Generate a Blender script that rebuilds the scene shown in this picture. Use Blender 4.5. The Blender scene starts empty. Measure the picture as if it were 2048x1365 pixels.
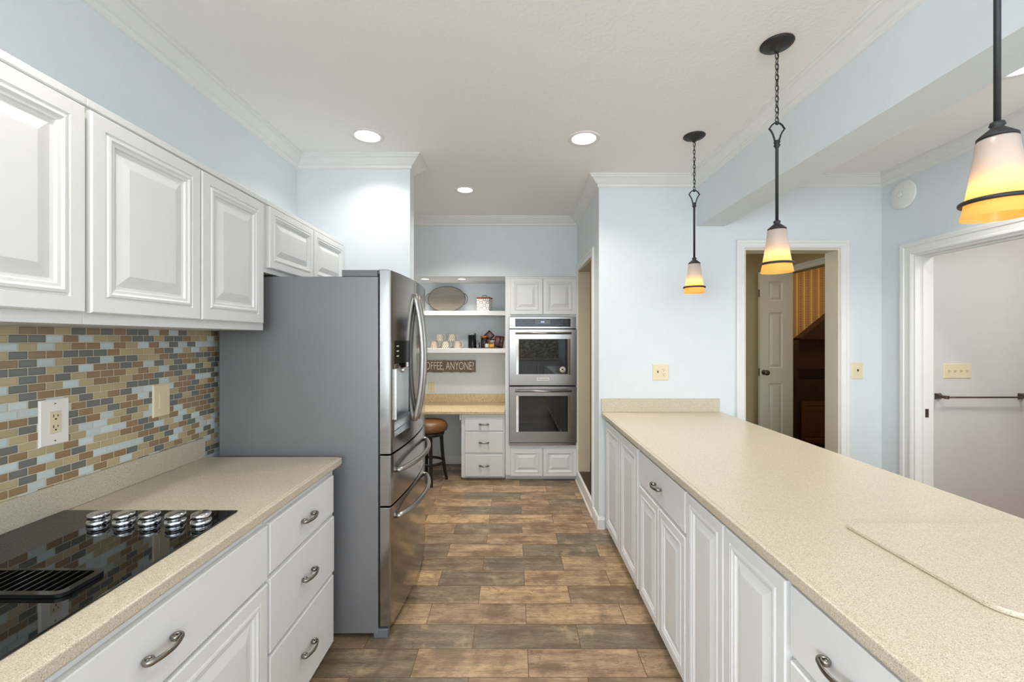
import bpy, bmesh, math, random
from mathutils import Vector, Matrix
random.seed(4)
PI = math.pi
SC = bpy.context.scene
COL = SC.collection

# ------------------------------------------------------------------ camera
cam_d = bpy.data.cameras.new('camera')
cam = bpy.data.objects.new('camera', cam_d); COL.objects.link(cam)
cam.location = (0, 0, 1.45)
cam.rotation_euler = (PI/2, 0, 0)
cam_d.sensor_width = 36.0
cam_d.lens = 36.0*850/2048
cam_d.shift_x = -2.0/2048
cam_d.shift_y = -4.5/2048
cam_d.clip_start = 0.02
SC.camera = cam
# ------------------------------------------------------------------ world, exposure
w = bpy.data.worlds.new('sky'); SC.world = w; w.use_nodes = True
w.node_tree.nodes['Background'].inputs[0].default_value = (0.62, 0.78, 1.0, 1)
w.node_tree.nodes['Background'].inputs[1].default_value = 1.5
SC.view_settings.view_transform = 'Standard'
SC.view_settings.look = 'None'
SC.view_settings.gamma = 1.0
SC.view_settings.use_curve_mapping = False
SC.view_settings.exposure = -0.12
SC.cycles.max_bounces = 10
SC.cycles.diffuse_bounces = 6
SC.cycles.glossy_bounces = 4
SC.cycles.transmission_bounces = 6
SC.cycles.sample_clamp_indirect = 6.0
SC.cycles.caustics_reflective = False
SC.cycles.caustics_refractive = False
try:
    SC.cycles.use_denoising = True
    SC.cycles.denoiser = 'OPENIMAGEDENOISE'
except Exception:
    pass

CEIL = 2.685
XL, XR = -1.467, 2.81          # left wall face, right room wall face
YR = -3.6                      # rear wall face
def area(name, loc, rot, sx, sy, power, color, parent=None, shape='RECTANGLE', spread=PI):
    d = bpy.data.lights.new(name, 'AREA'); d.shape = shape; d.size = sx
    if shape in ('RECTANGLE', 'ELLIPSE'): d.size_y = sy
    d.energy = power; d.color = color; d.spread = spread
    o = bpy.data.objects.new(name, d); COL.objects.link(o)
    o.location = loc; o.rotation_euler = rot
    if parent: o.parent = parent
    return o
# area lamps as daylight, outside unseen windows added to light the room
area('added_daylight_rear', (0.1, YR-0.16, 1.80), (PI/2, 0, 0), 2.3, 0.72, 82, (0.84, 0.92, 1.0))
area('added_daylight_door', (2.14, YR-0.16, 1.15), (PI/2, 0, 0), 0.9, 1.9, 44, (0.84, 0.92, 1.0))
area('added_daylight_side', (XR+0.16, -0.75, 1.50), (PI/2, 0, PI/2), 1.3, 1.1, 15, (0.84, 0.92, 1.0))
area('added_daylight_left', (XL-0.16, -2.2, 1.45), (PI/2, 0, -PI/2), 1.7, 1.5, 200, (0.84, 0.92, 1.0))

# ------------------------------------------------------------------ node helpers
def lin(c):
    c = c/255.0
    return c/12.92 if c <= 0.04045 else ((c+0.055)/1.055)**2.4
def S(r, g, b): return (lin(r), lin(g), lin(b), 1.0)
class NT:
    def __init__(s, name, rough=0.5, metal=0.0, spec=0.5, color=(0.8, 0.8, 0.8, 1)):
        s.m = bpy.data.materials.new(name); s.m.use_nodes = True
        s.t = s.m.node_tree; s.b = s.t.nodes['Principled BSDF']
        s.out = s.t.nodes['Material Output']
        s.b.inputs['Base Color'].default_value = color
        s.b.inputs['Roughness'].default_value = rough
        s.b.inputs['Metallic'].default_value = metal
        s.b.inputs['Specular IOR Level'].default_value = spec
        s._xyz = None
    def n(s, typ, **kw):
        nd = s.t.nodes.new(typ)
        for k, v in kw.items(): setattr(nd, k, v)
        return nd
    def put(s, sock, v):
        if hasattr(v, 'is_output') or isinstance(v, bpy.types.NodeSocket): s.t.links.new(v, sock)
        else: sock.default_value = v
    def math(s, op, a, b=0.0, c=0.0):
        nd = s.n('ShaderNodeMath', operation=op)
        s.put(nd.inputs[0], a); s.put(nd.inputs[1], b); s.put(nd.inputs[2], c)
        return nd.outputs[0]
    def xyz(s):
        if s._xyz is None:
            tc = s.n('ShaderNodeTexCoord'); sp = s.n('ShaderNodeSeparateXYZ')
            s.t.links.new(tc.outputs['Object'], sp.inputs[0])
            s._xyz = (sp.outputs[0], sp.outputs[1], sp.outputs[2], tc.outputs['Object'])
        return s._xyz
    def comb(s, x, y, z):
        nd = s.n('ShaderNodeCombineXYZ')
        s.put(nd.inputs[0], x); s.put(nd.inputs[1], y); s.put(nd.inputs[2], z)
        return nd.outputs[0]
    def noise(s, vec, scale, detail=3.0, rough=0.5, out=0):
        nd = s.n('ShaderNodeTexNoise'); s.put(nd.inputs['Vector'], vec)
        nd.inputs['Scale'].default_value = scale; nd.inputs['Detail'].default_value = detail
        nd.inputs['Roughness'].default_value = rough
        return nd.outputs[out]
    def white(s, vec):
        nd = s.n('ShaderNodeTexWhiteNoise', noise_dimensions='3D'); s.put(nd.inputs['Vector'], vec)
        return nd.outputs['Value']
    def ramp(s, fac, stops, interp='LINEAR'):
        nd = s.n('ShaderNodeValToRGB'); nd.color_ramp.interpolation = interp
        els = nd.color_ramp.elements
        while len(els) < len(stops): els.new(0.5)
        for e, (p, c) in zip(els, stops): e.position = p; e.color = c
        s.put(nd.inputs[0], fac)
        return nd.outputs[0]
    def mix(s, fac, a, b, mode='MIX'):
        nd = s.n('ShaderNodeMix', data_type='RGBA', blend_type=mode)
        s.put(nd.inputs[0], fac); s.put(nd.inputs[6], a); s.put(nd.inputs[7], b)
        return nd.outputs[2]
    def bump(s, h, strength=0.3, dist=0.002):
        nd = s.n('ShaderNodeBump'); nd.inputs['Strength'].default_value = strength
        nd.inputs['Distance'].default_value = dist
        s.put(nd.inputs['Height'], h); s.t.links.new(nd.outputs[0], s.b.inputs['Normal'])
    def base(s, c): s.put(s.b.inputs['Base Color'], c)

M = {}
def simple(key, col, rough=0.5, metal=0.0, spec=0.5, grain=0.0):
    t = NT(key, rough, metal, spec, S(*col))
    v = t.xyz()[3]
    f = t.noise(v, 14.0, 2.0)
    c = S(*col)
    d = tuple(x*0.95 for x in c[:3]) + (1,)
    t.base(t.mix(f, c, d))
    if grain: t.bump(t.noise(v, grain, 2.0), 0.25, 0.001)
    M[key] = t.m
    return t
simple('wall_blue', (219, 226, 229), 0.75, spec=0.25, grain=220)
simple('wall_beige', (188, 174, 136), 0.8, spec=0.25, grain=220)
simple('jamb_beige', (202, 190, 166), 0.6)
simple('wall_grey', (212, 210, 208), 0.8, spec=0.25, grain=220)
simple('trim_white', (230, 230, 227), 0.38, spec=0.45)
simple('cab_white', (226, 226, 225), 0.36, spec=0.45)
simple('door_cream', (222, 216, 196), 0.45)
simple('ivory', (228, 214, 180), 0.35)
simple('plate_white', (240, 236, 228), 0.35)
simple('black_slot', (25, 24, 22), 0.5)
simple('iron', (40, 40, 41), 0.5, spec=0.4, grain=400)
simple('bronze', (96, 84, 74), 0.38, metal=0.7)
simple('black_wood', (28, 25, 24), 0.35)
simple('leather', (112, 74, 38), 0.36, grain=300)
simple('dark_wood_floor', (58, 46, 38), 0.4)
simple('plastic_grey', (108, 113, 118), 0.4)
simple('toe_dark', (70, 68, 64), 0.6)
simple('chrome', (225, 226, 230), 0.06, metal=1.0)
simple('nickel', (150, 146, 138), 0.26, metal=1.0)
simple('black_glass', (6, 7, 8), 0.03, spec=0.6)
simple('black_gloss', (14, 15, 17), 0.2, spec=0.3)
simple('grate_black', (16, 16, 18), 0.12, spec=0.7)
simple('copper', (190, 112, 62), 0.35, metal=0.6)
simple('bag_dark', (84, 48, 30), 0.3)
simple('bag_orange', (176, 104, 48), 0.35)
simple('bag_maroon', (92, 44, 34), 0.3)
simple('bag_yellow', (226, 160, 48), 0.4)
simple('bag_white', (222, 214, 200), 0.45)
simple('jar_glass', (48, 36, 32), 0.1)
simple('sign_letter', (232, 226, 214), 0.6)
simple('lid_wood', (128, 64, 40), 0.5)
simple('light_trim', (235, 232, 226), 0.4)
simple('silver_glass', (180, 178, 176), 0.2, metal=0.3)

# ceiling: lightly textured off-white
t = NT('ceiling', 0.85, spec=0.2, color=S(243, 241, 238)); v = t.xyz()[3]
h = t.noise(v, 55, 4.0, 0.6)
t.bump(h, 0.35, 0.004); M['ceiling'] = t.m

# steel
def steel(key, col, rough, sx, sy, sz):
    t = NT(key, rough, 1.0, color=S(*col)); x, y, z, v = t.xyz()
    vec = t.comb(t.math('MULTIPLY', x, sx), t.math('MULTIPLY', y, sy), t.math('MULTIPLY', z, sz))
    f = t.noise(vec, 1.0, 3.0)
    t.put(t.b.inputs['Roughness'], t.math('MULTIPLY_ADD', f, 0.14, rough-0.07))
    t.base(t.mix(f, S(*col), S(*[int(c*0.9) for c in col])))
    M[key] = t.m
steel('steel', (154, 151, 148), 0.24, 3, 3, 600)
steel('steel_fridge', (182, 180, 178), 0.15, 3, 3, 500)
steel('steel_handle', (182, 177, 172), 0.32, 40, 40, 40)
steel('steel_light', (204, 203, 200), 0.36, 3, 3, 300)
t = simple('fridge_side', (131, 131, 134), 0.34, metal=0.25, spec=0.5)

# speckled beige worktop
t = NT('worktop', 0.30, spec=0.45); x, y, z, v = t.xyz()
vo = t.n('ShaderNodeTexVoronoi'); t.put(vo.inputs['Vector'], v); vo.inputs['Scale'].default_value = 620
spv = t.n('ShaderNodeSeparateColor'); t.t.links.new(vo.outputs['Color'], spv.inputs[0])
c1 = t.ramp(spv.outputs[0], [(0.0, S(142, 128, 106)), (0.10, S(176, 163, 142)), (0.26, S(193, 182, 163)), (0.7, S(201, 191, 172)), (0.93, S(212, 204, 188)), (1.0, S(224, 218, 206))])
n2 = t.noise(v, 3.0, 3)
c2 = t.mix(t.math('MULTIPLY', n2, 0.25), c1, S(195, 182, 158))
t.base(c2); M['worktop'] = t.m
t = NT('worktop_desk', 0.35, spec=0.4); x, y, z, v = t.xyz()
vo = t.n('ShaderNodeTexVoronoi'); t.put(vo.inputs['Vector'], v); vo.inputs['Scale'].default_value = 160
spv = t.n('ShaderNodeSeparateColor'); t.t.links.new(vo.outputs['Color'], spv.inputs[0])
t.base(t.ramp(spv.outputs[0], [(0.0, S(176, 152, 112)), (0.3, S(203, 182, 142)), (1.0, S(220, 203, 166))])); M['worktop_desk'] = t.m

# wood-look porcelain planks, half bond
t = NT('floor_planks', 0.42, spec=0.4); x, y, z, v = t.xyz()
vv = t.math('DIVIDE', t.math('SUBTRACT', y, 1.9866), 0.1687)
row = t.math('FLOOR', vv); fv = t.math('FRACT', vv)
odd = t.math('MULTIPLY', t.math('FRACT', t.math('MULTIPLY', row, 0.5)), 2.0)
uu = t.math('SUBTRACT', t.math('DIVIDE', t.math('ADD', x, 0.19), 0.5085), t.math('MULTIPLY', odd, 0.507))
colm = t.math('FLOOR', uu); fu = t.math('FRACT', uu)
du = t.math('MULTIPLY', t.math('MINIMUM', fu, t.math('SUBTRACT', 1.0, fu)), 0.5085)
dv = t.math('MULTIPLY', t.math('MINIMUM', fv, t.math('SUBTRACT', 1.0, fv)), 0.1687)
edge = t.math('MINIMUM', du, dv)
r1 = t.white(t.comb(colm, row, 3.1)); r2 = t.white(t.comb(colm, row, 9.7))
pal = t.ramp(r1, [(0.0, S(126, 120, 106)), (0.2, S(136, 124, 106)), (0.3, S(154, 132, 110)), (0.55, S(168, 144, 119)), (0.75, S(190, 162, 128)), (0.9, S(158, 138, 116)), (1.0, S(204, 175, 134))])
ox = t.math('MULTIPLY', r2, 37.0)
gv = t.comb(t.math('ADD', t.math('MULTIPLY', x, 3.0), ox), t.math('ADD', t.math('MULTIPLY', y, 26.0), ox), ox)
g1 = t.noise(gv, 1.0, 5, 0.65)
gf = t.comb(t.math('ADD', t.math('MULTIPLY', x, 28.0), ox), t.math('MULTIPLY', y, 330.0), ox)
g2 = t.noise(gf, 1.0, 3, 0.6)
bl = t.noise(t.comb(t.math('ADD', x, ox), y, ox), 7.0, 4, 0.6)
c = t.mix(0.85, pal, t.ramp(g1, [(0.28, S(120, 110, 98)), (0.5, S(188, 186, 182)), (0.72, S(232, 228, 220))]), 'MULTIPLY')
c = t.mix(1.0, c, (1.75, 1.72, 1.68, 1), 'MULTIPLY')
c = t.mix(0.6, c, t.ramp(g2, [(0.3, S(150, 145, 138)), (0.6, (1, 1, 1, 1))]), 'MULTIPLY')
ck = t.n('ShaderNodeTexVoronoi', feature='DISTANCE_TO_EDGE'); ck.inputs['Scale'].default_value = 1.0
t.put(ck.inputs['Vector'], t.comb(t.math('ADD', t.math('MULTIPLY', x, 6.0), t.math('ADD', ox, t.math('MULTIPLY', bl, 1.5))), t.math('ADD', t.math('MULTIPLY', y, 20.0), t.math('MULTIPLY', g1, 2.2)), ox))
ckm = t.math('MULTIPLY', t.math('LESS_THAN', ck.outputs[0], 0.014), t.math('GREATER_THAN', bl, 0.47))
c = t.mix(t.math('MULTIPLY', ckm, 0.45), c, S(92, 74, 58))
c = t.mix(t.ramp(bl, [(0.36, (0.65, 0.65, 0.65, 1)), (0.52, (0, 0, 0, 1))]), c, S(104, 84, 66))
c = t.mix(t.ramp(bl, [(0.58, (0, 0, 0, 1)), (0.74, (0.5, 0.5, 0.5, 1))]), c, S(206, 178, 140))
grout = t.math('LESS_THAN', edge, 0.0016)
c = t.mix(grout, c, S(96, 72, 52))
t.base(c)
t.put(t.b.inputs['Roughness'], t.math('MULTIPLY_ADD', g1, 0.25, 0.28))
t.bump(t.math('ADD', t.math('MULTIPLY', g2, 0.3), t.math('GREATER_THAN', edge, 0.0018)), 0.35, 0.0012)
M['floor_planks'] = t.m

# glass mosaic, 50 x 25 mm, half bond
t = NT('mosaic', 0.12, spec=0.55); x, y, z, v = t.xyz()
vv = t.math('DIVIDE', t.math('SUBTRACT', z, 1.4627), 0.025)
row = t.math('FLOOR', vv); fv = t.math('FRACT', vv)
odd = t.math('MULTIPLY', t.math('FRACT', t.math('MULTIPLY', row, 0.5)), 2.0)
s = t.math('ADD', y, t.math('ADD', x, 1.462))
uu = t.math('ADD', t.math('DIVIDE', t.math('SUBTRACT', s, 1.2557), 0.05), t.math('MULTIPLY', odd, 0.5))
colm = t.math('FLOOR', uu); fu = t.math('FRACT', uu)
du = t.math('MULTIPLY', t.math('MINIMUM', fu, t.math('SUBTRACT', 1.0, fu)), 0.05)
dv = t.math('MULTIPLY', t.math('MINIMUM', fv, t.math('SUBTRACT', 1.0, fv)), 0.025)
edge = t.math('MINIMUM', du, dv)
r1 = t.white(t.comb(colm, row, 5.3)); r2 = t.white(t.comb(colm, row, 1.9))
pal = t.ramp(r1, [(0.0, S(116, 119, 112)), (0.25, S(192, 174, 134)), (0.50, S(154, 126, 92)), (0.74, S(208, 220, 220))], 'CONSTANT')
c = t.mix(t.math('MULTIPLY', r2, 0.22), pal, S(120, 110, 96))
rim = t.ramp(edge, [(0.001, (0, 0, 0, 1)), (0.0045, (1, 1, 1, 1))])
c = t.mix(0.16, c, t.mix(rim, S(150, 150, 150), (1, 1, 1, 1)), 'MULTIPLY')
gm = t.math('LESS_THAN', edge, 0.0011)
c = t.mix(gm, c, S(206, 198, 178))
t.base(c); t.put(t.b.inputs['Roughness'], t.math('MULTIPLY_ADD', gm, 0.6, 0.14))
t.bump(t.ramp(edge, [(0.0009, (0, 0, 0, 1)), (0.0022, (1, 1, 1, 1))]), 0.5, 0.0015)
M['mosaic'] = t.m

# dark wood with grain along z
def wood(key, a, b, rough=0.35, axis='z', k=6):
    t = NT(key, rough); x, y, z, v = t.xyz()
    sc = {'z': (40, 40, k), 'x': (k, 40, 40), 'y': (40, k, 40)}[axis]
    vec = t.comb(t.math('MULTIPLY', x, sc[0]), t.math('MULTIPLY', y, sc[1]), t.math('MULTIPLY', z, sc[2]))
    f = t.noise(vec, 1.0, 4, 0.6)
    t.base(t.mix(f, S(*a), S(*b))); t.bump(f, 0.1, 0.001); M[key] = t.m
wood('dark_wood', (38, 20, 13), (70, 38, 26), 0.35, 'z', 3)
wood('mid_wood', (62, 34, 22), (104, 62, 42), 0.35, 'z', 3)
wood('tray_wood', (104, 99, 90), (146, 138, 126), 0.5, 'x', 5)
wood('sign_wood', (104, 88, 72), (142, 122, 102), 0.7, 'x', 5)
# wallpaper stripes
t = NT('wallpaper', 0.7); x, y, z, v = t.xyz()
f = t.math('FRACT', t.math('DIVIDE', x, 0.092))
st = t.ramp(f, [(0.0, S(92, 62, 34)), (0.06, S(214, 168, 98)), (0.34, S(170, 118, 60)), (0.46, S(206, 158, 90)), (0.5, S(130, 90, 50)), (0.86, S(160, 112, 62)), (0.93, S(214, 168, 98))], 'CONSTANT')
dm = t.math('GREATER_THAN', t.math('FRACT', t.math('MULTIPLY', z, 48)), 0.5)
band = t.math('MULTIPLY', t.math('GREATER_THAN', f, 0.5), t.math('LESS_THAN', f, 0.86))
t.base(t.mix(t.math('MULTIPLY', t.math('MULTIPLY', dm, band), 0.7), st, S(214, 168, 98)))
M['wallpaper'] = t.m
# emitters
def emit(key, col, strength):
    t = NT(key); e = t.n('ShaderNodeEmission'); e.inputs[0].default_value = col; e.inputs[1].default_value = strength
    t.t.links.new(e.outputs[0], t.out.inputs[0]); M[key] = t.m
emit('lens_lit', (1.0, 0.94, 0.86, 1), 9.0)
emit('bulb_lit', (1.0, 0.80, 0.58, 1), 13.0)
emit('digits_lit', (0.35, 0.45, 1.0, 1), 4.0)
# frosted glass shade: white above, amber below (glass colour, top greyed to paint in the glow's falloff), lit by its own bulb
t = NT('shade_glass', 0.3); x, y, z, v = t.xyz()
colr = t.ramp(t.math('DIVIDE', t.math('SUBTRACT', z, -0.957), 0.182), [(0.0, S(250, 182, 96)), (0.22, S(250, 186, 100)), (0.42, S(246, 206, 156)), (0.60, S(204, 186, 170)), (1.0, S(172, 158, 152))])
tl = t.n('ShaderNodeBsdfTranslucent'); t.put(tl.inputs[0], colr)
t.base(colr)
mx = t.n('ShaderNodeMixShader'); t.put(mx.inputs[0], t.ramp(t.math('DIVIDE', t.math('SUBTRACT', z, -0.957), 0.182), [(0.0, (.4,)*3+(1,)), (0.42, (.5,)*3+(1,)), (0.66, (.14,)*3+(1,)), (1.0, (.05,)*3+(1,))]))
t.t.links.new(t.b.outputs[0], mx.inputs[1]); t.t.links.new(tl.outputs[0], mx.inputs[2])
t.t.links.new(mx.outputs[0], t.out.inputs[0]); M['shade_glass'] = t.m
# mugs
def mugmat(key, stripes):
    t = NT(key, 0.25); x, y, z, v = t.xyz()
    ang = t.math('DIVIDE', t.math('ARCTAN2', y, x), 2*PI)
    if stripes:
        f = t.math('FRACT', t.math('MULTIPLY', ang, 17.0))
        fac = t.math('LESS_THAN', f, 0.36)
        c = t.mix(fac, S(240, 228, 210), S(104, 62, 52))
    else:
        rz = t.math('DIVIDE', z, 0.0165)
        r = t.math('FLOOR', rz)
        od = t.math('FRACT', t.math('MULTIPLY', r, 0.5))
        fu = t.math('SUBTRACT', t.math('FRACT', t.math('ADD', t.math('MULTIPLY', ang, 13.0), od)), 0.5)
        fz = t.math('SUBTRACT', t.math('FRACT', rz), 0.5)
        d = t.math('SQRT', t.math('ADD', t.math('POWER', fu, 2.0), t.math('POWER', fz, 2.0)))
        c = t.mix(t.math('LESS_THAN', d, 0.27), S(240, 228, 210), S(52, 42, 40))
    t.base(c); M[key] = t.m
mugmat('mug_stripe', True); mugmat('mug_dot', False)
# tin with floral tile pattern
t = NT('tin_pattern', 0.35); x, y, z, v = t.xyz()
a = t.math('ABSOLUTE', t.math('SUBTRACT', t.math('FRACT', t.math('MULTIPLY', t.math('ADD', x, y), 13.0)), 0.5))
b = t.math('ABSOLUTE', t.math('SUBTRACT', t.math('FRACT', t.math('MULTIPLY', z, 15.0)), 0.5))
p1 = t.math('SINE', t.math('MULTIPLY', t.math('MULTIPLY', a, b), 75.0))
p2 = t.math('SINE', t.math('MULTIPLY', t.math('SQRT', t.math('ADD', t.math('POWER', a, 2.0), t.math('POWER', b, 2.0))), 26.0))
fac = t.math('GREATER_THAN', t.math('MULTIPLY', p1, p2), 0.22)
t.base(t.mix(fac, S(226, 222, 214), S(74, 74, 88))); M['tin_pattern'] = t.m
# dark hob window: slightly bumpless glass done above

# ------------------------------------------------------------------ mesh helpers
def nb(): return bmesh.new()
def bx(bm, x0, x1, y0, y1, z0, z1):
    v = [bm.verts.new(p) for p in ((x0, y0, z0), (x1, y0, z0), (x1, y1, z0), (x0, y1, z0), (x0, y0, z1), (x1, y0, z1), (x1, y1, z1), (x0, y1, z1))]
    for f in ((0, 3, 2, 1), (4, 5, 6, 7), (0, 1, 5, 4), (1, 2, 6, 5), (2, 3, 7, 6), (3, 0, 4, 7)):
        bm.faces.new([v[i] for i in f])
    return bm
def frame_of(tan):
    up = Vector((0, 0, 1)) if abs(tan.z) < 0.9 else Vector((1, 0, 0))
    a = tan.cross(up).normalized(); b = tan.cross(a).normalized()
    return a, b
def tube(bm, pts, r, seg=10, closed=False, caps=True, flat=None):
    """sweep a circle (or ellipse: flat=(r_in_plane, r_along_axis, axis)) along pts"""
    pts = [Vector(p) for p in pts]; n = len(pts); rings = []
    pa = None
    for i, p in enumerate(pts):
        if closed: tan = (pts[(i+1) % n]-pts[i-1]).normalized()
        else: tan = (pts[min(i+1, n-1)]-pts[max(i-1, 0)]).normalized()
        if flat:
            b = Vector(flat[2]); a = tan.cross(b).normalized(); ra, rb = flat[0], flat[1]
        else:
            if pa is None: a, b = frame_of(tan)
            else:
                a = (pa - tan*pa.dot(tan)).normalized(); b = tan.cross(a).normalized()
            pa = a; rr = r[i] if isinstance(r, (list, tuple)) else r; ra = rb = rr
        rings.append([bm.verts.new(p+a*ra*math.cos(2*PI*k/seg)+b*rb*math.sin(2*PI*k/seg)) for k in range(seg)])
    m = n if closed else n-1
    for i in range(m):
        A, B = rings[i], rings[(i+1) % n]
        for k in range(seg):
            f = bm.faces.new((A[k], A[(k+1) % seg], B[(k+1) % seg], B[k])); f.smooth = True
    if caps and not closed:
        bm.faces.new(rings[0][::-1]); bm.faces.new(rings[-1])
    return bm
def lathe(bm, prof, seg=32, c=(0, 0, 0), axis='z', caps=True, sx=1, sy=1):
    """prof: list of (r, h)"""
    c = Vector(c); rings = []
    def mp(r, h, a):
        u, v = r*math.cos(a)*sx, r*math.sin(a)*sy
        if axis == 'z': return c+Vector((u, v, h))
        if axis == 'y': return c+Vector((u, h, v))
        return c+Vector((h, u, v))
    for r, h in prof:
        if r < 1e-6: rings.append([bm.verts.new(mp(0, h, 0))])
        else: rings.append([bm.verts.new(mp(r, h, 2*PI*k/seg)) for k in range(seg)])
    for A, B in zip(rings, rings[1:]):
        for k in range(seg):
            k2 = (k+1) % seg
            if len(A) == 1 and len(B) == 1: continue
            if len(A) == 1: f = bm.faces.new((A[0], B[k2], B[k]))
            elif len(B) == 1: f = bm.faces.new((A[k], A[k2], B[0]))
            else: f = bm.faces.new((A[k], A[k2], B[k2], B[k]))
            f.smooth = True
    if caps:
        if len(rings[0]) > 1: bm.faces.new(rings[0][::-1])
        if len(rings[-1]) > 1: bm.faces.new(rings[-1])
    return bm
def prism(bm, poly, h0, h1, mp):
    """extrude polygon (u,v) from h0 to h1; mp(u,v,h)->xyz"""
    A = [bm.verts.new(mp(u, v, h0)) for u, v in poly]; B = [bm.verts.new(mp(u, v, h1)) for u, v in poly]
    n = len(poly)
    for i in range(n): bm.faces.new((A[i], A[(i+1) % n], B[(i+1) % n], B[i]))
    bm.faces.new(A[::-1]); bm.faces.new(B)
    return bm
def miter(bm, path, prof, mp):
    """mitred sweep. prof: closed list of (a, b), a along the right-hand normal of the path"""
    P = [Vector(p) for p in path]; n = len(P); rings = []
    for i in range(n):
        ns = []
        if i > 0: d = (P[i]-P[i-1]).normalized(); ns.append(Vector((d.y, -d.x)))
        if i < n-1: d = (P[i+1]-P[i]).normalized(); ns.append(Vector((d.y, -d.x)))
        m = ns[0] if len(ns) == 1 else (ns[0]+ns[1])/(1+ns[0].dot(ns[1]))
        rings.append([bm.verts.new(mp(P[i].x+m.x*a, P[i].y+m.y*a, b)) for a, b in prof])
    k = len(prof)
    for A, B in zip(rings, rings[1:]):
        for j in range(k): bm.faces.new((A[j], A[(j+1) % k], B[(j+1) % k], B[j]))
    bm.faces.new(rings[0][::-1]); bm.faces.new(rings[-1])
    return bm
def wmat(loc, rz): return Matrix.Translation(loc) @ Matrix.Rotation(rz, 4, 'Z')
def obj(name, bm, mat, parent=None, world=False, bev=0.0, seg=2, label=None, loc=None, autos=False):
    bmesh.ops.recalc_face_normals(bm, faces=bm.faces[:])
    me = bpy.data.meshes.new(name); bm.to_mesh(me); bm.free()
    me.materials.append(M[mat] if isinstance(mat, str) else mat)
    o = bpy.data.objects.new(name, me); COL.objects.link(o)
    if loc: o.location = loc
    if parent is not None:
        o.parent = parent
        if world: o.matrix_parent_inverse = parent_inv(parent)
    if bev:
        m = o.modifiers.new('bevel', 'BEVEL'); m.width = bev; m.segments = seg; m.limit_method = 'ANGLE'; m.angle_limit = 0.6
    if label: o['label'] = label
    return o
def parent_inv(p):
    mw = p.matrix_basis.copy(); q = p
    while q.parent is not None:
        mw = q.parent.matrix_basis @ q.matrix_parent_inverse @ mw; q = q.parent
    return mw.inverted()
def tag(o, label, cat, group=None):
    o['label'] = label; o['category'] = cat
    if group: o['group'] = group
    return o
def thing(name, label, cat, loc=(0, 0, 0), rz=0.0, group=None):
    o = bpy.data.objects.new(name, None); COL.objects.link(o); o.empty_display_size = 0.05
    o.location = loc; o.rotation_euler = (0, 0, rz)
    return tag(o, label, cat, group)
def struct(name, bm, mat, bev=0.0):
    o = obj(name, bm, mat, bev=bev); o['kind'] = 'structure'; return o
def empty_struct(name, loc):
    o = bpy.data.objects.new(name, None); COL.objects.link(o); o.location = loc; o['kind'] = 'structure'; return o

# ------------------------------------------------------------------ the room
bm = nb(); bx(bm, XL-0.12, 4.72, YR-0.12, 5.55, -0.12, 0.0); struct('floor', bm, 'floor_planks')
bm = nb(); bx(bm, XL-0.12, 5.1, YR-0.12, 5.55, CEIL, CEIL+0.12); struct('ceiling', bm, 'ceiling')
bm = nb()
for a in ((YR-0.12, -3.05, 0, CEIL), (-3.05, -1.35, 0, 0.70), (-3.05, -1.35, 2.20, CEIL), (-1.35, 5.05, 0, CEIL)): bx(bm, XL-0.12, XL, a[0], a[1], a[2], a[3])
struct('wall_left', bm, 'wall_blue')
# rear wall; its window and glazed door are unseen, added to let in daylight
bm = nb()
for a in ((XL, -1.05, 0, CEIL), (-1.05, 1.25, 0, 1.44), (-1.05, 1.25, 2.16, CEIL), (1.25, 1.69, 0, CEIL),
          (1.69, 2.59, 2.1, CEIL), (1.69, 2.59, 0, 0.2), (2.59, XR+0.12, 0, CEIL)):
    bx(bm, a[0], a[1], YR-0.12, YR, a[2], a[3])
struct('wall_rear', bm, 'wall_blue')
def window(name, x0, x1, z0, z1, nx, nz, mp):  # frames of the unseen windows added as daylight sources
    bm = nb()
    def b(u0, u1, v0, v1): prism(bm, [(u0, v0), (u1, v0), (u1, v1), (u0, v1)], -0.09, -0.04, mp)
    b(x0, x1, z0, z0+.04); b(x0, x1, z1-.04, z1); b(x0, x0+.04, z0+.04, z1-.04); b(x1-.04, x1, z0+.04, z1-.04)
    for i in range(1, nx):
        c = x0+(x1-x0)*i/nx; b(c-.012, c+.012, z0+.04, z1-.04)
    for i in range(1, nz):
        c = z0+(z1-z0)*i/nz; b(x0+.04, x1-.04, c-.011, c+.011)
    return struct(name, bm, 'trim_white')
window('added_window_1', -1.05, 1.25, 1.44, 2.16, 4, 1, lambda u, v, h: (u, YR+h, v))
window('added_window_2', 1.69, 2.59, 0.2, 2.1, 2, 1, lambda u, v, h: (u, YR+h, v))
window('added_window_4', -3.05, -1.35, 0.70, 2.20, 3, 1, lambda u, v, h: (XL+h, u, v))  # unseen opening added to brighten the beam side and peninsula fronts
# right wall (breakfast side) with the doorway to the grey room and an unseen side window added for daylight
bm = nb()
for a in ((YR, -1.40, 0, CEIL), (-1.40, -0.10, 0, 0.95), (-1.40, -0.10, 2.05, CEIL), (-0.10, 2.17, 0, CEIL), (2.17, 2.98, 2.04, CEIL), (2.98, 3.24, 0, CEIL)):
    bx(bm, XR, XR+0.12, a[0], a[1], a[2], a[3])
struct('wall_right', bm, 'wall_blue')
window('added_window_3', -1.40, -0.10, 0.95, 2.05, 2, 1, lambda u, v, h: (XR-h, u, v))
# cross wall with the hall doorway
YF = 3.24
DX0, DX1, DZ = 1.762, 2.489, 2.138
bm = nb()
for a in ((0.655, DX0, 0, CEIL), (DX0, DX1, DZ, CEIL), (DX1, XR+0.12, 0, CEIL)):
    bx(bm, a[0], a[1], YF, YF+0.12, a[2], a[3])
struct('wall_front', bm, 'wall_blue')
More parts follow.
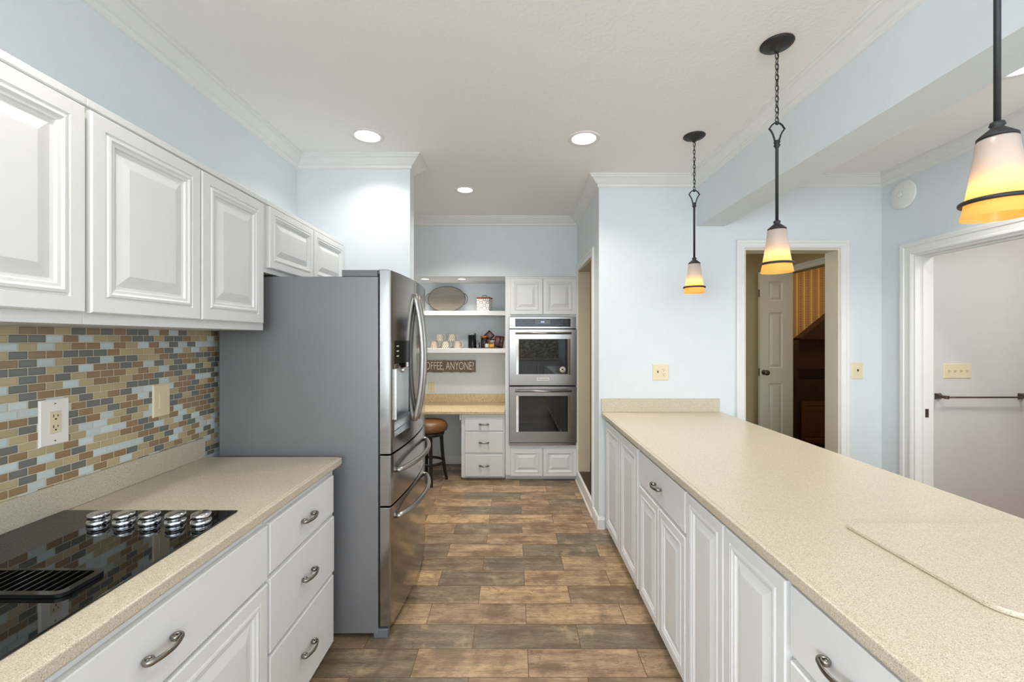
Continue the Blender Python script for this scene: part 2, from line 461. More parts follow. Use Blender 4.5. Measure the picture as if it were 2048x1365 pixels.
# fridge-side stub wall
bm = nb(); bx(bm, XL, -0.70, 2.89, 3.0, 0, CEIL); struct('wall_stub', bm, 'wall_blue')
# passage wall with opening to the raised hall
bm = nb()
bx(bm, 0.655, 0.775, YF+0.12, 3.50, 0, CEIL); bx(bm, 0.655, 0.775, 4.27, 5.05, 0, CEIL); bx(bm, 0.655, 0.775, 3.50, 4.27, 2.13, CEIL)
struct('wall_passage', bm, 'wall_blue')
bm = nb(); bx(bm, 0.655, 0.7749, 4.262, 4.27, 0.115, 2.13); bx(bm, 0.66, 0.7749, 3.50, 4.262, 2.122, 2.13); bx(bm, 0.66, 0.7749, 3.50, 3.508, 0.115, 2.122)
struct('trim_10', bm, 'jamb_beige')
# back wall, recess and soffit of the coffee nook
bm = nb(); bx(bm, XL, 0.655, 4.93, 5.05, 0, CEIL); bx(bm, XL, 0.655, 4.34, 4.93, 2.088, CEIL)
struct('wall_back', bm, 'wall_blue')
# dropped beam over the peninsula
bm = nb(); bx(bm, 1.40, 1.612, YR, YF, 2.308, CEIL); struct('ceiling_beam', bm, 'wall_blue')
# raised hall behind, stair room and grey room
bm = nb(); bx(bm, 0.662, 2.92, YF+0.12, 4.6, 0.001, 0.115); bx(bm, 2.9201, 4.98, 3.36, 5.4, 0.001, 0.115); bx(bm, DX0, DX1, YF+0.005, YF+0.12, 0.001, 0.115)
struct('floor_hall', bm, 'dark_wood_floor')
bm = nb(); bx(bm, 0.775, 3.02, 4.6, 4.72, 0, CEIL); bx(bm, 2.92, 3.02, 4.58, 4.6, 0, CEIL); bx(bm, 2.92, 3.02, 3.36, 3.62, 0, CEIL); bx(bm, 2.92, 3.02, 3.62, 4.58, 2.15, CEIL)
bx(bm, 0.775, 2.92, YF+0.12, YF+0.13, 2.15, CEIL)
bx(bm, 0.775, DX0-0.02, YF+0.12, YF+0.13, 0, CEIL); bx(bm, DX1+.02, 2.92, YF+0.12, YF+0.13, 0, 2.15)
struct('wall_hall', bm, 'wall_beige')
bm = nb(); bx(bm, 2.92, 5.1, 5.4, 5.52, 0, CEIL); struct('wall_wallpaper', bm, 'wallpaper')
bm = nb(); bx(bm, 2.92, 3.04, 4.72, 5.4, 0, CEIL); bx(bm, 4.98, 5.1, 3.36, 5.4, 0, CEIL); bx(bm, 3.04, 4.98, 3.36, 3.42, 0, CEIL)
struct('wall_stairroom', bm, 'wall_beige')
bm = nb(); bx(bm, XR+0.12, 4.72, 3.22, 3.34, 0, CEIL); bx(bm, 4.6, 4.72, 1.1, 3.22, 0, CEIL); bx(bm, XR+0.12, 4.72, 0.98, 1.1, 0, CEIL); bx(bm, XR+0.12, XR+0.125, 2.98, 3.22, 0, CEIL); bx(bm, XR+0.12, XR+0.125, 1.1, 2.17, 0, CEIL)
struct('wall_grey', bm, 'wall_grey')

# crown moulding
CR = [(0, 0), (0.082, 0), (0.082, 0.010), (0.072, 0.013), (0.070, 0.020), (0.060, 0.024), (0.050, 0.033), (0.036, 0.047), (0.026, 0.056), (0.016, 0.061), (0.013, 0.068), (0.013, 0.076), (0.006, 0.082), (0, 0.084)]
mpc = lambda u, v, b: (u, v, CEIL-b)
bm = nb(); miter(bm, [(XL, YR), (XL, 2.89), (-0.70, 2.89), (-0.70, 3.0), (XL, 3.0), (XL, 4.34), (0.655, 4.34), (0.655, YF), (1.40, YF), (1.40, YR)], CR, mpc)
struct('trim_1', bm, 'trim_white')
bm = nb(); miter(bm, [(1.612, YR), (1.612, YF), (XR, YF), (XR, YR)], CR, mpc); struct('trim_2', bm, 'trim_white')
# baseboards
BB = [(0, 0), (0.014, 0), (0.014, 0.072), (0.008, 0.088), (0, 0.09)]
mpb = lambda u, v, b: (u, v, b)
bm = nb(); miter(bm, [(0.655, 3.438), (0.655, YF), (0.699, YF)], BB, mpb); struct('baseboard_pier', bm, 'trim_white')
bm = nb(); miter(bm, [(XL, 3.0), (XL, 4.93), (-0.532, 4.93)], BB, mpb); struct('baseboard_nook', bm, 'trim_white')
bm = nb(); miter(bm, [(1.32, YF), (1.69, YF)], BB, mpb); miter(bm, [(2.56, YF), (XR, YF), (XR, 3.075)], BB, mpb); struct('baseboard_front', bm, 'trim_white')
# white riser under the raised passage floor
bm = nb(); bx(bm, 0.64, 0.661, 3.438, 4.33, 0, 0.118); bx(bm, 0.632, 0.64, 3.438, 4.33, 0, 0.02); struct('trim_3', bm, 'trim_white', 0.002)
# casings
CA = [(0, 0), (0, 0.012), (-0.006, 0.018), (-0.014, 0.018), (-0.018, 0.014), (-0.040, 0.016), (-0.044, 0.022), (-0.060, 0.024), (-0.067, 0.020), (-0.067, 0)]
def casing(name, path, mp, k=1.0, mat='trim_white'):
    bm = nb(); miter(bm, path, [(a*k, b) for a, b in CA], mp); return struct(name, bm, mat)
casing('trim_4', [(DX0, 0), (DX0, DZ), (DX1, DZ), (DX1, 0)], lambda u, v, b: (u, YF-b, v), 0.95)
casing('trim_5', [(2.98, 0), (2.98, 2.04), (2.17, 2.04), (2.17, 0)], lambda u, v, b: (XR-b, u, v), -1.35)
casing('trim_6', [(3.50, 0.0), (3.50, 2.13), (4.268, 2.13), (4.268, 0.12)], lambda u, v, b: (0.655-b*0.6, u, v), 0.95)
casing('trim_7', [(4.578, 0.116), (4.578, 2.15), (3.62, 2.15), (3.62, 0.116)], lambda u, v, b: (2.92-b, u, v), -0.95)
# jamb linings
bm = nb(); bx(bm, DX1-0.012, DX1, YF-0.002, YF+0.135, 0, DZ-.012); bx(bm, DX0, DX0+0.012, YF-0.002, YF+0.135, 0, DZ-.012); bx(bm, DX0, DX1, YF-0.002, YF+0.135, DZ-0.012, DZ)
struct('trim_8', bm, 'door_cream')
bm = nb(); bx(bm, XR-0.002, XR+0.127, 2.968, 2.98, 0, 2.028); bx(bm, XR-0.002, XR+0.127, 2.17, 2.182, 0, 2.028); bx(bm, XR-0.002, XR+0.127, 2.17, 2.98, 2.028, 2.04); bx(bm, XR+.045, XR+0.058, 2.957, 2.968, 0, 2.028); bx(bm, XR+.045, XR+0.058, 2.182, 2.957, 2.017, 2.028)
struct('trim_9', bm, 'trim_white')

# ------------------------------------------------------------------ cabinet builders (local: x width, front at y=0 facing -y, z up)
T = 0.020
def rect_rings(bm, x0, x1, z0, z1, prof):
    """prof: list of (inset, y). returns closed panel mesh"""
    rings = []
    for i, y in prof:
        rings.append([bm.verts.new(p) for p in ((x0+i, y, z0+i), (x1-i, y, z0+i), (x1-i, y, z1-i), (x0+i, y, z1-i))])
    for A, B in zip(rings, rings[1:]):
        for k in range(4): bm.faces.new((A[k], A[(k+1) % 4], B[(k+1) % 4], B[k]))
    bm.faces.new(rings[0][::-1]); bm.faces.new(rings[-1])
def door_prof(w, h, k=1.0):
    m = min(w, h); s = min(1.0, m/0.36)*k
    P = [(0, 0), (0, -T+.004), (.004, -T), (.040*s, -T), (.042*s, -T+.004), (.046*s, -T+.004), (.049*s, -T-.001), (.056*s, -T-.002), (.062*s, -T+.002), (.070*s, -T+.003), (.073*s, -T+.009), (.082*s, -T+.010), (.112*s, -T+.002), (.116*s, -T+.001)]
    return P
DRAWER = [(0, 0), (0, -T+.003), (.003, -T)]
def pull_bm():
    bm = nb(); pts = []
    L = 0.038
    c = (L, -0.013); r0 = 0.013
    half = []
    for i in range(9):
        x = L*i/8; half.append((x, -0.034+0.008*(x/L)**2))
    a0 = math.atan2(-0.026-c[1], 0.0)
    for i in range(1, 20):
        f = i/19; a = -PI/2 + f*PI*2.35; r = r0*(1-0.62*f)
        half.append((c[0]+r*math.cos(a), c[1]+r*math.sin(a)))
    full = [(-x, y) for x, y in half[:0:-1]]+half
    tube(bm, [(x, y, 0) for x, y in full], 0, 8, flat=(0.0036, 0.0072, (0, 0, 1)))
    lathe(bm, [(0.0042, 0.0005), (0.0042, -0.013)], 10, (L, 0, 0), 'y'); lathe(bm, [(0.0042, 0.0005), (0.0042, -0.013)], 10, (-L, 0, 0), 'y')
    bmesh.ops.recalc_face_normals(bm, faces=bm.faces[:])
    me = bpy.data.meshes.new('handle'); bm.to_mesh(me); bm.free(); me.materials.append(M['nickel'])
    return me
PULL = pull_bm()
def cabinet(name, label, loc, rz, w, h, d, fronts, toe=0.0, group=None, body=None, cat='cabinet', mat='cab_white'):
    t = thing(name, label, cat, loc, rz, group)
    bm = nb()
    if body: body(bm)
    else:
        bx(bm, -w/2, w/2, 0, d, toe, h)
        if toe: bx(bm, -w/2, w/2, 0.06, d, 0, toe)
    obj('body', bm, mat, t, bev=0.0015)
    for f in fronts:
        kind, x0, x1, z0, z1 = f[:5]
        bm = nb()
        rect_rings(bm, x0, x1, z0, z1, door_prof(x1-x0, z1-z0) if kind == 'door' else DRAWER)
        o = obj(kind, bm, mat, t)
        if kind == 'door': o.location = (0, -0.0005, 0)
        if len(f) > 5 and f[5]:
            hn = bpy.data.objects.new('handle', PULL); COL.objects.link(hn); hn.parent = o
            hn.location = ((x0+x1)/2, -T, (z0+z1)/2 if f[5] is True else f[5])
            hn['label'] = 'brushed nickel scroll pull'
    return t
# --- left wall cabinets (front x=-1.155, doors to -1.135; facing +x => rz=+90deg; local x = world y)
XU = -1.155-0.012
UB, UT = 1.489, 2.105
def upper(label, y0, y1, doors, z0=UB, group='white wall cabinets along the left wall'):
    yc = (y0+y1)/2
    h = UT-z0
    fr = [('door', a-yc, b-yc, c-z0, d-z0) for a, b, c, d in doors]
    t = cabinet('wall_cabinet', label, (XU, yc, z0), PI/2, y1-y0, h, XU-XL-0.001, fr, group=group)
    bm = nb(); bx(bm, -(y1-y0)/2, (y1-y0)/2, -0.012, 0, h-0.022, h-0.001); obj('top_trim', bm, 'cab_white', t, bev=0.002)
    return t
upper('white wall cabinet nearest the camera, at the left edge of the photo', 0.33, 1.152, [(0.335, 0.735, 1.52, 2.073), (0.742, 1.142, 1.52, 2.073)])
upper('white wall cabinet with two raised panel doors between the nearest cabinet and the fridge', 1.153, 1.985, [(1.156, 1.562, 1.52, 2.073), (1.568, 1.957, 1.52, 2.073)])
upper('short white two-door wall cabinet above the refrigerator', 1.987, 2.888, [(2.005, 2.445, 1.785, 2.077), (2.455, 2.885, 1.785, 2.077)], z0=1.762)
# --- left base cabinets
CT = 0.893; CTH = 0.037; CB = CT-CTH
XB = -0.839
def base_left(label, y0, y1, fr, name='base_cabinet'):
    yc = (y0+y1)/2
    return cabinet(name, label, (XB, yc, 0), PI/2, y1-y0, CB-0.001, XB-XL-0.001, [(k, a-yc, b-yc, c, d) + tuple(r) for k, a, b, c, d, *r in fr], toe=0.055, group='white base cabinets under the left worktop')
base_left('white three-drawer base cabinet beside the refrigerator', 1.428, 1.975,
          [('drawer', 1.434, 1.942, .657, .826, True), ('drawer', 1.434, 1.948, .387, .638, True), ('drawer', 1.434, 1.942, .068, .372, True)], 'drawer_cabinet')
base_left('white base cabinet below the cooktop, wide drawer front over two doors', 0.535, 1.426,
          [('drawer', 0.541, 1.42, .645, .826, True), ('door', 0.983, 1.42, .068, .632), ('door', 0.541, 0.977, .068, .632)])
base_left('white base cabinet at the near end of the left run, out of frame', -0.36, 0.533,
          [('drawer', -.354, .527, .645, .826, True), ('door', .089, .527, .068, .632), ('door', -.354, .083, .068, .632)])
# --- left worktop
def edge_prof(xf, s, xback):
    """profile (x,z) of worktop, xf front edge, s=+1 if front faces +x"""
    return [(xback, CT), (xf-s*.0135, CT), (xf-s*.0125, CT-.0022), (xf-s*.0035, CT-.0028), (xf-s*.001, CT-.004), (xf, CT-.0065), (xf, CT-.029), (xf-s*.0015, CT-.0315), (xf-s*.006, CT-.033), (xf-s*.006, CB), (xback, CB)]
t = thing('worktop', 'speckled beige worktop holding the black cooktop, with low upstand against the mosaic', 'worktop', (-1.13, 0.8, CT))
bm = nb(); prism(bm, edge_prof(-.806, 1, XL+0.001), -0.38, 2.0, lambda u, v, h: (u, h, v)); obj('slab', bm, 'worktop', t, True)
bm = nb(); bx(bm, XL+.0065, XL+0.021, -0.38, 1.999, CT+.0003, 0.984); obj('upstand', bm, 'worktop', t, True, bev=0.002)
# mosaic backsplash
bm = nb(); bx(bm, XL+0.0005, XL+0.006, -0.38, 2.888, CT+.0003, UB-.001); tag(obj('mosaic_backsplash', bm, 'mosaic'), 'brick-pattern glass mosaic backsplash in brown, tan, grey and pale aqua above the left worktop', 'backsplash')

# --- cooktop
t = thing('cooktop', 'black glass cooktop with five silver knobs set in the left worktop', 'cooktop', (-1.165, 0.98, CT+.0003))
bm = nb(); bx(bm, -1.444, -.885, .592, 1.368, CT+.0003, CT+.0055); obj('glass_top', bm, 'black_glass', t, True, bev=0.002)
# round burner markings lie flush in the glass
for i in range(5):
    kx = -1.237+i*0.0765
    k = nb()
    lathe(k, [(.0265, 0), (.0272, .001), (.0272, .010), (.0262, .0115), (0, .0115)], 28, (kx, 1.268, CT+.0058))
    o = obj('knob', k, 'chrome', t, True)
    k = nb(); lathe(k, [(.017, 0.0), (.017, .005)], 24, (kx, 1.268, CT+.0175)); obj('knob_neck', k, 'nickel', o, True)
    k = nb(); lathe(k, [(.0215, 0.0), (.0255, .0015), (.0258, .012), (.0245, .0142), (0, .0148)], 28, (kx, 1.268, CT+.0227)); obj('knob_cap', k, 'chrome', o, True)
# downdraft grille
g = nb()
gx0, gx1, gy0, gy1, gz = -1.375, -.955, .90, 1.005, CT+.0065
def rr(x0, x1, y0, y1, r, n=6):
    P = []
    for cx, cy, a in ((x1-r, y1-r, 0), (x0+r, y1-r, PI/2), (x0+r, y0+r, PI), (x1-r, y0+r, 1.5*PI)):
        for i in range(n+1): b = a+PI/2*i/n; P.append((cx+r*math.cos(b), cy+r*math.sin(b)))
    return P
O = rr(gx0, gx1, gy0, gy1, .022); I = rr(gx0+.014, gx1-.018, gy0+.014, gy1-.010, .012)
def ringpr(bm, O, I, z0, z1):
    n = len(O); V = [[bm.verts.new((x, y, z)) for x, y in P] for P, z in ((O, z0), (O, z1), (I, z1), (I, z0))]
    for a in range(4):
        A, B = V[a], V[(a+1) % 4]
        for k in range(n): bm.faces.new((A[k], A[(k+1) % n], B[(k+1) % n], B[k]))
ringpr(g, O, I, gz, gz+.008)
x = gx0+.04
while x < gx1-.035:
    prism(g, [(x, gz+.001), (x+.007, gz+.001), (x+.009, gz+.007), (x+.005, gz+.0075)], gy0+.013, gy1-.009, lambda u, v, h: (u, h, v)); x += .021
o = obj('vent_grille', g, 'grate_black', t, True); o['label'] = 'slotted black vent grille'
g = nb(); bx(g, gx0+.01, gx1-.01, gy0+.01, gy1-.01, CT+.0057, CT+.0064); obj('vent_recess', g, 'black_glass', t, True)

# --- peninsula
XP = 0.705
def base_pen(label, y0, y1, fr, name='base_cabinet'):
    yc = (y0+y1)/2
    # local x = -(world y)
    return cabinet(name, label, (XP, yc, 0), -PI/2, y1-y0, CB-0.001, 0.60, [(k, yc-b, yc-a, c, d) + tuple(r) for k, a, b, c, d, *r in fr], toe=0.055, group='white base cabinets of the peninsula')
base_pen('white two-door peninsula cabinet farthest back, beside the wall corner', 2.325, 3.236, [('door', 2.735, 3.14, .068, .84), ('door', 2.34, 2.728, .068, .84)])
base_pen('white peninsula cabinet with one drawer and its pull over two narrow doors', 1.688, 2.323, [('drawer', 1.695, 2.31, .672, .84, .752), ('door', 2.005, 2.31, .068, .655), ('door', 1.695, 1.998, .068, .655)])
base_pen('white peninsula cabinet with two tall narrow doors and no drawer', 1.062, 1.686, [('door', 1.387, 1.68, .068, .84), ('door', 1.07, 1.379, .068, .84)])
base_pen('white peninsula cabinet nearest the camera with one drawer over a door', 0.70, 1.06, [('drawer', .708, 1.052, .672, .84, .752), ('door', .708, 1.052, .068, .655)])
base_pen('plain white end cabinet of the peninsula behind the camera edge', 0.0, 0.698, [('door', .36, .69, .068, .84), ('door', .01, .352, .068, .84)])
t = thing('worktop', 'long speckled beige peninsula worktop under the pendants, with short upstand at the wall', 'worktop', (1.13, 1.5, CT))
bm = nb()
L = edge_prof(.671, -1, 1.0); R = edge_prof(1.589, 1, 1.0)
poly = L[1:-1]+R[1:-1][::-1]
prism(bm, poly, -0.05, YF-.001, lambda u, v, h: (u, h, v)); obj('slab', bm, 'worktop', t, True)
bm = nb(); bx(bm, .671, 1.568, YF-.02, YF-.001, CT+.0003, CT+.103); obj('upstand', bm, 'worktop', t, True, bev=0.002)
bm = nb()
P = [(x, y) for x, y in rr(.98, 1.585, .83, 1.258, .055, 8)]
# far corner is tighter
P = [(1.585, 1.258)] + rr(.98, 1.3, .9, 1.258, .012, 5)[6:12] + rr(.98, 1.3, .83, 1.2, .065, 10)[22:33] + [(1.585, .83)]
prism(bm, P, CT+.0004, CT+.012, lambda u, v, h: (u, v, h))
tag(obj('counter_board', bm, 'worktop', bev=0.003, seg=3), 'thin speckled beige board with rounded corners lying on the peninsula worktop', 'board')

# ------------------------------------------------------------------ refrigerator
FY0, FY1 = 2.052, 2.872
FYC = (FY0+FY1)/2
t = thing('refrigerator', 'stainless french-door refrigerator with grey sides standing by the left wall', 'refrigerator', (-1.03, FYC, 0))
bm = nb(); bx(bm, -1.42, -.652, FY0, FY1, .025, 1.751); obj('cabinet_case', bm, 'fridge_side', t, True, bev=0.004)
bm = nb(); bx(bm, -.827, -.655, FY0, FY0+.09, 1.7515, 1.783); bx(bm, -.827, -.655, FY1-.09, FY1, 1.7515, 1.783); bx(bm, -.70, -.655, FY0+.09, FY1-.09, 1.7515, 1.765); obj('hinge_cover', bm, 'plastic_grey', t, True, bev=0.003)
bm = nb(); bx(bm, -.654, -.60, FY0+.004, FY0+.05, 1.764, 1.786); obj('hinge', bm, 'plastic_grey', t, True, bev=0.004)
for y in (FY0+.002, FY1-.042):
    bm = nb(); bx(bm, -.675, -.605, y, y+.04, .0, .045); obj('foot', bm, 'plastic_grey', t, True, bev=0.005)
bm = nb(); bx(bm, -.652, -.643, FY0+.01, FY1-.01, .05, 1.775); obj('gasket', bm, 'black_slot', t, True)
XE, XM = -.592, -.563
def fx(y):
    u = (y-FYC)/((FY1-FY0)/2)
    x = XM-(XM-XE)*abs(u)**2
    return x
def slab(bm, y0, y1, z0, z1, back=-.643, n=16, round0=False, round1=False, inset=0.0):
    poly = [(back, y0)]
    for i in range(n+1):
        y = y0+(y1-y0)*i/n; poly.append((fx(y)-inset, y))
    if round0: poly[1] = (poly[1][0]-.008, y0); poly.insert(2, (fx(y0)-.002-inset, y0+.003)); poly.insert(3, (fx(y0)-inset, y0+.008))
    if round1:
        e = poly.pop(); poly += [(e[0]-inset, y1-.010), (e[0]-.003, y1-.004), (e[0]-.012, y1)]
    poly.append((back, y1))
    prism(bm, poly, z0, z1, lambda u, v, h: (u, v, h))
SP = FYC
Y0, Y1 = 2.098, 2.335   # dispenser opening
bm = nb()
slab(bm, FY0+.002, SP-.003, .893, .965, round0=True); slab(bm, FY0+.002, SP-.003, 1.44, 1.782, round0=True)
slab(bm, FY0+.002, Y0, .965, 1.44, n=4, round0=True); slab(bm, Y1, SP-.003, .965, 1.44, n=6)
bx(bm, -.643, -.632, Y0, Y1, .965, 1.44)
bmesh.ops.remove_doubles(bm, verts=bm.verts[:], dist=1e-5)
fd = obj('door', bm, 'steel_fridge', t, True); fd['label'] = 'near french door with water dispenser'
bm = nb(); slab(bm, SP+.003, FY1-.002, .893, 1.782, round1=True); fd2 = obj('door', bm, 'steel_fridge', t, True, bev=0.002); fd2['label'] = 'far french door'
bm = nb(); slab(bm, Y0+.0005, Y1-.0005, 1.325, 1.4395, back=-.631, n=8, inset=-.0008); cp = obj('control_panel', bm, 'black_gloss', fd, True); cp['label'] = 'black dispenser control panel'
bm = nb()
for k, (yy, zz) in enumerate(((2.125, 1.41), (2.125, 1.385), (2.125, 1.36))):
    for j in range(3): prism(bm, [(yy+j*.010, zz), (yy+.006+j*.010, zz), (yy+.006+j*.010, zz+.006), (yy+j*.010, zz+.006)], 0, .0012, lambda u, v, h: (fx(u)+.0009+h, u, v))
obj('panel_marks', bm, 'bag_white', cp, True)
bm = nb(); slab(bm, Y0+.0005, Y1-.0005, 1.300, 1.3245, back=-.631, n=8); lathe(bm, [(.014, -.0), (.014, -.02), (.010, -.028)], 16, (-.585, 2.25, 1.30)); obj('spout', bm, 'chrome', fd, True)
bm = nb(); bx(bm, -.6315, -.62, Y0+.0005, Y1-.0005, .967, 1.2995); bx(bm, -.62, -.575, Y0+.0005, Y0+.004, 1.05, 1.2995); bx(bm, -.62, -.575, Y1-.004, Y1-.0005, 1.05, 1.2995); obj('dispenser_recess', bm, 'steel_light', fd, True)
bm = nb(); slab(bm, Y0+.001, Y1-.001, 1.035, 1.05, back=-.6195, n=8, inset=.003)
for i in range(9):
    y = Y0+.02+i*.024; bx(bm, -.61, -.575, y, y+.004, 1.0502, 1.054)
obj('drip_tray', bm, 'plastic_grey', fd, True)
bm = nb(); slab(bm, FY0+.002, FY1-.002, .640, .884, round0=True, round1=True, n=24); mdw = obj('drawer', bm, 'steel_fridge', t, True, bev=0.002); mdw['label'] = 'shallow middle drawer'
bm = nb(); slab(bm, FY0+.002, FY1-.002, .058, .632, round0=True, round1=True, n=24); ldw = obj('drawer', bm, 'steel_fridge', t, True, bev=0.002); ldw['label'] = 'deep bottom freezer drawer'
def arc_handle(par, y, z0, z1, out):
    bm = nb(); n = 24; pts = []
    for i in range(n+1):
        f = i/n; z = z0+(z1-z0)*f; s = 1-(2*f-1)**2
        pts.append((fx(y)+.002+out*s, y, z))
    pts = [(fx(y)-.001, y, z0+.004)]+pts+[(fx(y)-.001, y, z1-.004)]
    tube(bm, pts, .0150, 16); return obj('handle', bm, 'steel_handle', par, True)
arc_handle(fd, SP-.034, .985, 1.700, .043); arc_handle(fd2, SP+.034, .985, 1.700, .043)
def bow_handle(par, z):
    bm = nb(); n = 28; pts = []
    for i in range(n+1):
        f = i/n; y = FYC-.33+.66*f; s = 1-(2*f-1)**2
        pts.append((fx(y)+.008+.048*s**.8, y, z))
    pts = [(fx(pts[0][1])-.001, pts[0][1]+.004, z)]+pts+[(fx(pts[-1][1])-.001, pts[-1][1]-.004, z)]
    tube(bm, pts, .0135, 14); return obj('handle', bm, 'steel_handle', par, True)
bow_handle(mdw, .792); bow_handle(ldw, .562)

# ------------------------------------------------------------------ oven tower
YO = 4.345
def body(bm):
    bx(bm, -.3665, .3665, 0, .58, 1.672, 2.086); bx(bm, -.3665, .3665, 0, .58, .055, .362); bx(bm, -.3665, -.3265, 0, .58, .362, 1.672); bx(bm, .3585, .3665, 0, .58, .362, 1.672)
    bx(bm, -.3665, .3665, .05, .58, 0, .055); bx(bm, -.36, .36, -.004, 0, 2.070, 2.086)
OX = .2875  # centre x of the tower
cabinet('oven_tower_cabinet', 'tall white cabinet holding the double oven, four raised panel doors', (OX, YO, 0), 0, .733, 2.086, .58,
        [('door', -.315, .014, 1.697, 2.066), ('door', .020, .356, 1.697, 2.066), ('door', -.315, .014, .048, .332), ('door', .020, .356, .048, .332)], body=body)
t = thing('double_oven', 'stainless double wall oven built into the tall white cabinet', 'oven', (OX+.016, YO, .364))
ox0, ox1 = -.0385, .6445
bm = nb(); bx(bm, ox0+.01, ox1-.01, YO-.004, YO+.5, .366, 1.668); obj('case', bm, 'black_slot', t, True)
bm = nb(); bx(bm, ox0, ox1, YO-.028, YO-.0045, 1.553, 1.670); cpn = obj('control_panel', bm, 'steel', t, True, bev=0.003)
bm = nb(); bx(bm, .022, .584, YO-.0305, YO-.0285, 1.572, 1.655); gl = obj('panel_glass', bm, 'black_gloss', cpn, True)
bm = nb(); bx(bm, .225, .378, YO-.0318, YO-.0308, 1.598, 1.641)
obj('display', bm, 'plastic_grey', cpn, True)
def text_bm(s, size, mp, ext=0.0008, sx=1.0, align='CENTER'):
    cu = bpy.data.curves.new('txt', 'FONT'); cu.body = s; cu.size = size; cu.align_x = align; cu.align_y = 'CENTER'; cu.extrude = ext; cu.resolution_u = 3
    o = bpy.data.objects.new('txt', cu); COL.objects.link(o)
    dg = bpy.context.evaluated_depsgraph_get(); me = bpy.data.meshes.new_from_object(o.evaluated_get(dg))
    bm = nb(); bm.from_mesh(me)
    for v in bm.verts: v.co = Vector(mp(v.co.x*sx, v.co.y, v.co.z))
    bpy.data.objects.remove(o); bpy.data.curves.remove(cu); bpy.data.meshes.remove(me)
    return bm
bm = text_bm('8:40', .020, lambda u, v, h: (.301+u, YO-.0325-h, 1.620+v)); obj('clock_digits', bm, 'digits_lit', cpn, True)
for gs in ((.065, .085, .105), (.15, .17, .19), (.475, .495), (.54,)):
    bm = nb()
    for gx in gs:
        for gz in (1.594, 1.613, 1.632):
            bx(bm, gx, gx+.008, YO-.0314, YO-.0306, gz, gz+.005)
    obj('button_group', bm, 'plastic_grey', cpn, True)
def oven_door(z0, z1, wz0, wz1, hz):
    bm = nb(); bx(bm, ox0, ox1, YO-.045, YO-.0045, z0, z1); d = obj('oven_door', bm, 'steel', t, True, bev=0.004)
    bm = nb(); bx(bm, .058, .554, YO-.0475, YO-.0452, wz0, wz1); obj('window_glass', bm, 'black_glass', d, True)
    for a, b in ((.031, .057), (.555, .583)):
        bm = nb(); bx(bm, a, b, YO-.0495, YO-.0452, wz0-.004, wz1+.001); obj('side_strip', bm, 'chrome', d, True, bev=0.001)
    bm = nb(); tube(bm, [(.024, YO-.095, hz), (.586, YO-.095, hz)], .0115, 14)
    for hx in (.036, .574): tube(bm, [(hx, YO-.045, hz), (hx, YO-.095, hz)], .009, 10)
    obj('handle', bm, 'steel_handle', d, True)
    return d
d1 = oven_door(.977, 1.547, 1.092, 1.448, 1.507)
bm = nb(); bx(bm, .242, .368, YO-.0475, YO-.0452, 1.026, 1.056); bp = obj('brand_plate', bm, 'light_trim', d1, True, bev=0.001)
bm = text_bm('KitchenAid', .021, lambda u, v, h: (.305+u, YO-.0478-h, 1.041+v), ext=.0004, sx=1.08); obj('brand_name', bm, 'black_slot', d1, True)
bm = nb(); lathe(bm, [(0, 0), (.030, 0), (.030, -.0012), (0, -.0012)], 28, (.502, YO-.0476, 1.137), 'y'); st = obj('sticker', bm, 'bag_white', d1, True); st['label'] = 'round white sticker'
bm = nb()
for a in ((-.010, .008, .004, .011), (-.010, -.004, -.008, .006), (.002, .010, -.008, -.002), (-.004, .004, -.001, .006), (.006, .011, .001, .007)): bx(bm, .502+a[0], .502+a[1], YO-.0494, YO-.0489, 1.137+a[2], 1.137+a[3])
for i in range(14):
    a = PI*(.15+.7*i/13); bx(bm, .502+.022*math.cos(a)-.0015, .502+.022*math.cos(a)+.0015, YO-.0494, YO-.0489, 1.137+.022*math.sin(a)-.002, 1.137+.022*math.sin(a)+.002)
obj('sticker_print', bm, 'black_slot', d1, True)
d2 = oven_door(.395, .965, .510, .872, .925)
bm = nb(); bx(bm, ox0, ox1, YO-.030, YO-.0045, .367, .388); obj('vent_trim', bm, 'steel', t, True, bev=0.003)

# ------------------------------------------------------------------ coffee nook
DT = .712
t = thing('desk_worktop', 'speckled beige desk worktop of the coffee nook, over the drawers and stool', 'worktop', (-.77, 4.6, DT))
bm = nb(); bx(bm, XL+.001, -.0835, 4.315, 4.929, DT-.032, DT); obj('slab', bm, 'worktop_desk', t, True, bev=0.006, seg=3)
bm = nb(); bx(bm, XL+.001, -.0835, 4.91, 4.929, DT+.0003, DT+.10); obj('upstand', bm, 'worktop_desk', t, True, bev=0.002)
cabinet('drawer_cabinet', 'small white three-drawer cabinet under the nook desk', (-.307, 4.36, 0), 0, .446, DT-.034, .568,
        [('drawer', -.184, .206, .510, .646, True), ('drawer', -.184, .206, .285, .495, True), ('drawer', -.184, .206, .042, .265, True)], toe=.03)
bm = nb(); bx(bm, -.545, -.531, 4.335, 4.90, .62, DT-.033); tag(obj('desk_cleat', bm, 'cab_white', bev=0.002), 'small white support cleat under the nook desk, left of its drawers', 'support')
for lab, z0, z1 in (('upper white floating shelf of the nook, holding the oval tray', 1.706, 1.753), ('lower white floating shelf of the nook, holding the mugs', 1.296, 1.344)):
    bm = nb(); bx(bm, XL+.001, -.0835, 4.62, 4.929, z0, z1); tag(obj('wall_shelf', bm, 'cab_white', bev=0.002), lab, 'shelf', 'nook shelves')
